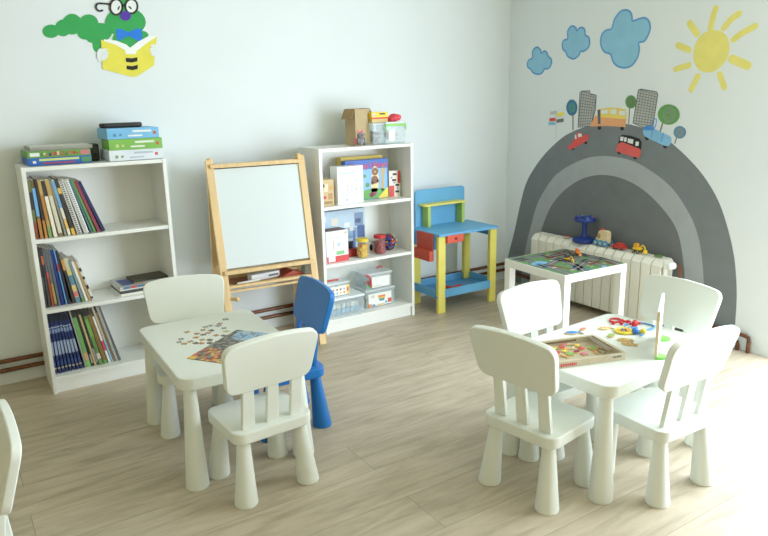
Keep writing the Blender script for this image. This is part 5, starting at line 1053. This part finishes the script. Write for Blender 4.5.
pwheels(t, 'mb_wh0', 'mb_wh1'); paint([(M['mb_top'], PBk), (smooth_closed(M['mb_low'], 3), PG_(216, 90, 86))], 'body', t, 'B', .0034)
for k in range(4): paint([(M['mb_w%d' % k], PWn)], 'window', t, 'B', .0042)
t = thing('car_mural', 'painted light blue open car going down the right side of the arch', WP)
pwheels(t, 'bc_wh0', 'bc_wh1'); paint([(smooth_closed(M['bc_body'], 3), PG_(126, 184, 226)), (smooth_closed(M['bc_hood'], 3), PG_(70, 134, 210))], 'body', t, 'B', .0034)
m = MB()
for k in (0, 1): m.prism(ribbon(M['bc_l%d' % k], .006, False), 0, PG_(84, 140, 200), MBw(.0042))
m.build('door_line', t, smooth=0); m = MB()
for q in closed_ribbon(smooth_closed(M['bc_shield'], 3), .007): m.prism(q, 0, PG_(90, 150, 214), MBw(.0042))
m.build('windscreen', t, smooth=0)

# ------------------------------------------------------------------ light
def area(name, loc, rot, sx, sy, power, col):
    l = bpy.data.lights.new(name, 'AREA'); l.shape = 'RECTANGLE'; l.size = sx; l.size_y = sy; l.energy = power; l.color = col
    o = bpy.data.objects.new(name, l); COL.objects.link(o); o.location = loc; o.rotation_euler = rot
    return o
area('daylight_door', (.035, (DY0+DY1)/2, 1.185), (0, PI/2, 0), 2.33, 2.24, KEY, (.83, .935, 1.0))
area('rear_fill', (-2.6, YF+.05, 1.7), (-PI/2, 0, 0), 3.6, 1.6, FILL, (1.0, .97, .90))  # added weak warm fill; the front wall has no window
gl_ = area('added_wall_light', (-.45, -3.15, 1.2), (0, 0, 0), .9, 1.4, WALL_LIFT, (.76, .91, 1.0))  # added lamp inside the room, brightens the right wall and nearby floor
gl_.rotation_euler = (Vector((0, -1.75, .35)) - Vector(gl_.location)).to_track_quat('-Z', 'Y').to_euler()
W = bpy.data.worlds.new('daylight'); SC.world = W; W.use_nodes = True
nt = W.node_tree; bg = nt.nodes['Background']; sk = nt.nodes.new('ShaderNodeTexSky'); sk.sky_type = 'HOSEK_WILKIE'; sk.sun_direction = (.6, -.5, .62); sk.turbidity = 3
nt.links.new(sk.outputs['Color'], bg.inputs['Color']); bg.inputs['Strength'].default_value = 2.5

# ------------------------------------------------------------------ camera
cam = bpy.data.cameras.new('camera'); cam.sensor_width = 36; cam.lens = 682.1002/768*36; cam.clip_start = .02
co = bpy.data.objects.new('camera', cam); COL.objects.link(co)
Rm = Matrix(((0.8370193120473005, -0.5468044848083776, -0.020087972852140826), (0.14956368178863083, 0.19332140257190522, 0.9696687786971418), (-0.5263358018885784, -0.8146359252457972, 0.24359583935123177))).transposed().to_4x4()
co.matrix_world = Matrix.Translation((CAMX, CAMY, CAMZ)) @ Rm
SC.camera = co
SC.view_settings.view_transform = 'Standard'; SC.view_settings.look = 'None'
SC.view_settings.exposure = EXPO; SC.view_settings.gamma = GAMMA
SC.cycles.max_bounces = 12; SC.cycles.diffuse_bounces = 7; SC.cycles.transparent_max_bounces = 24; SC.cycles.use_denoising = True
SC.cycles.sample_clamp_indirect = 6
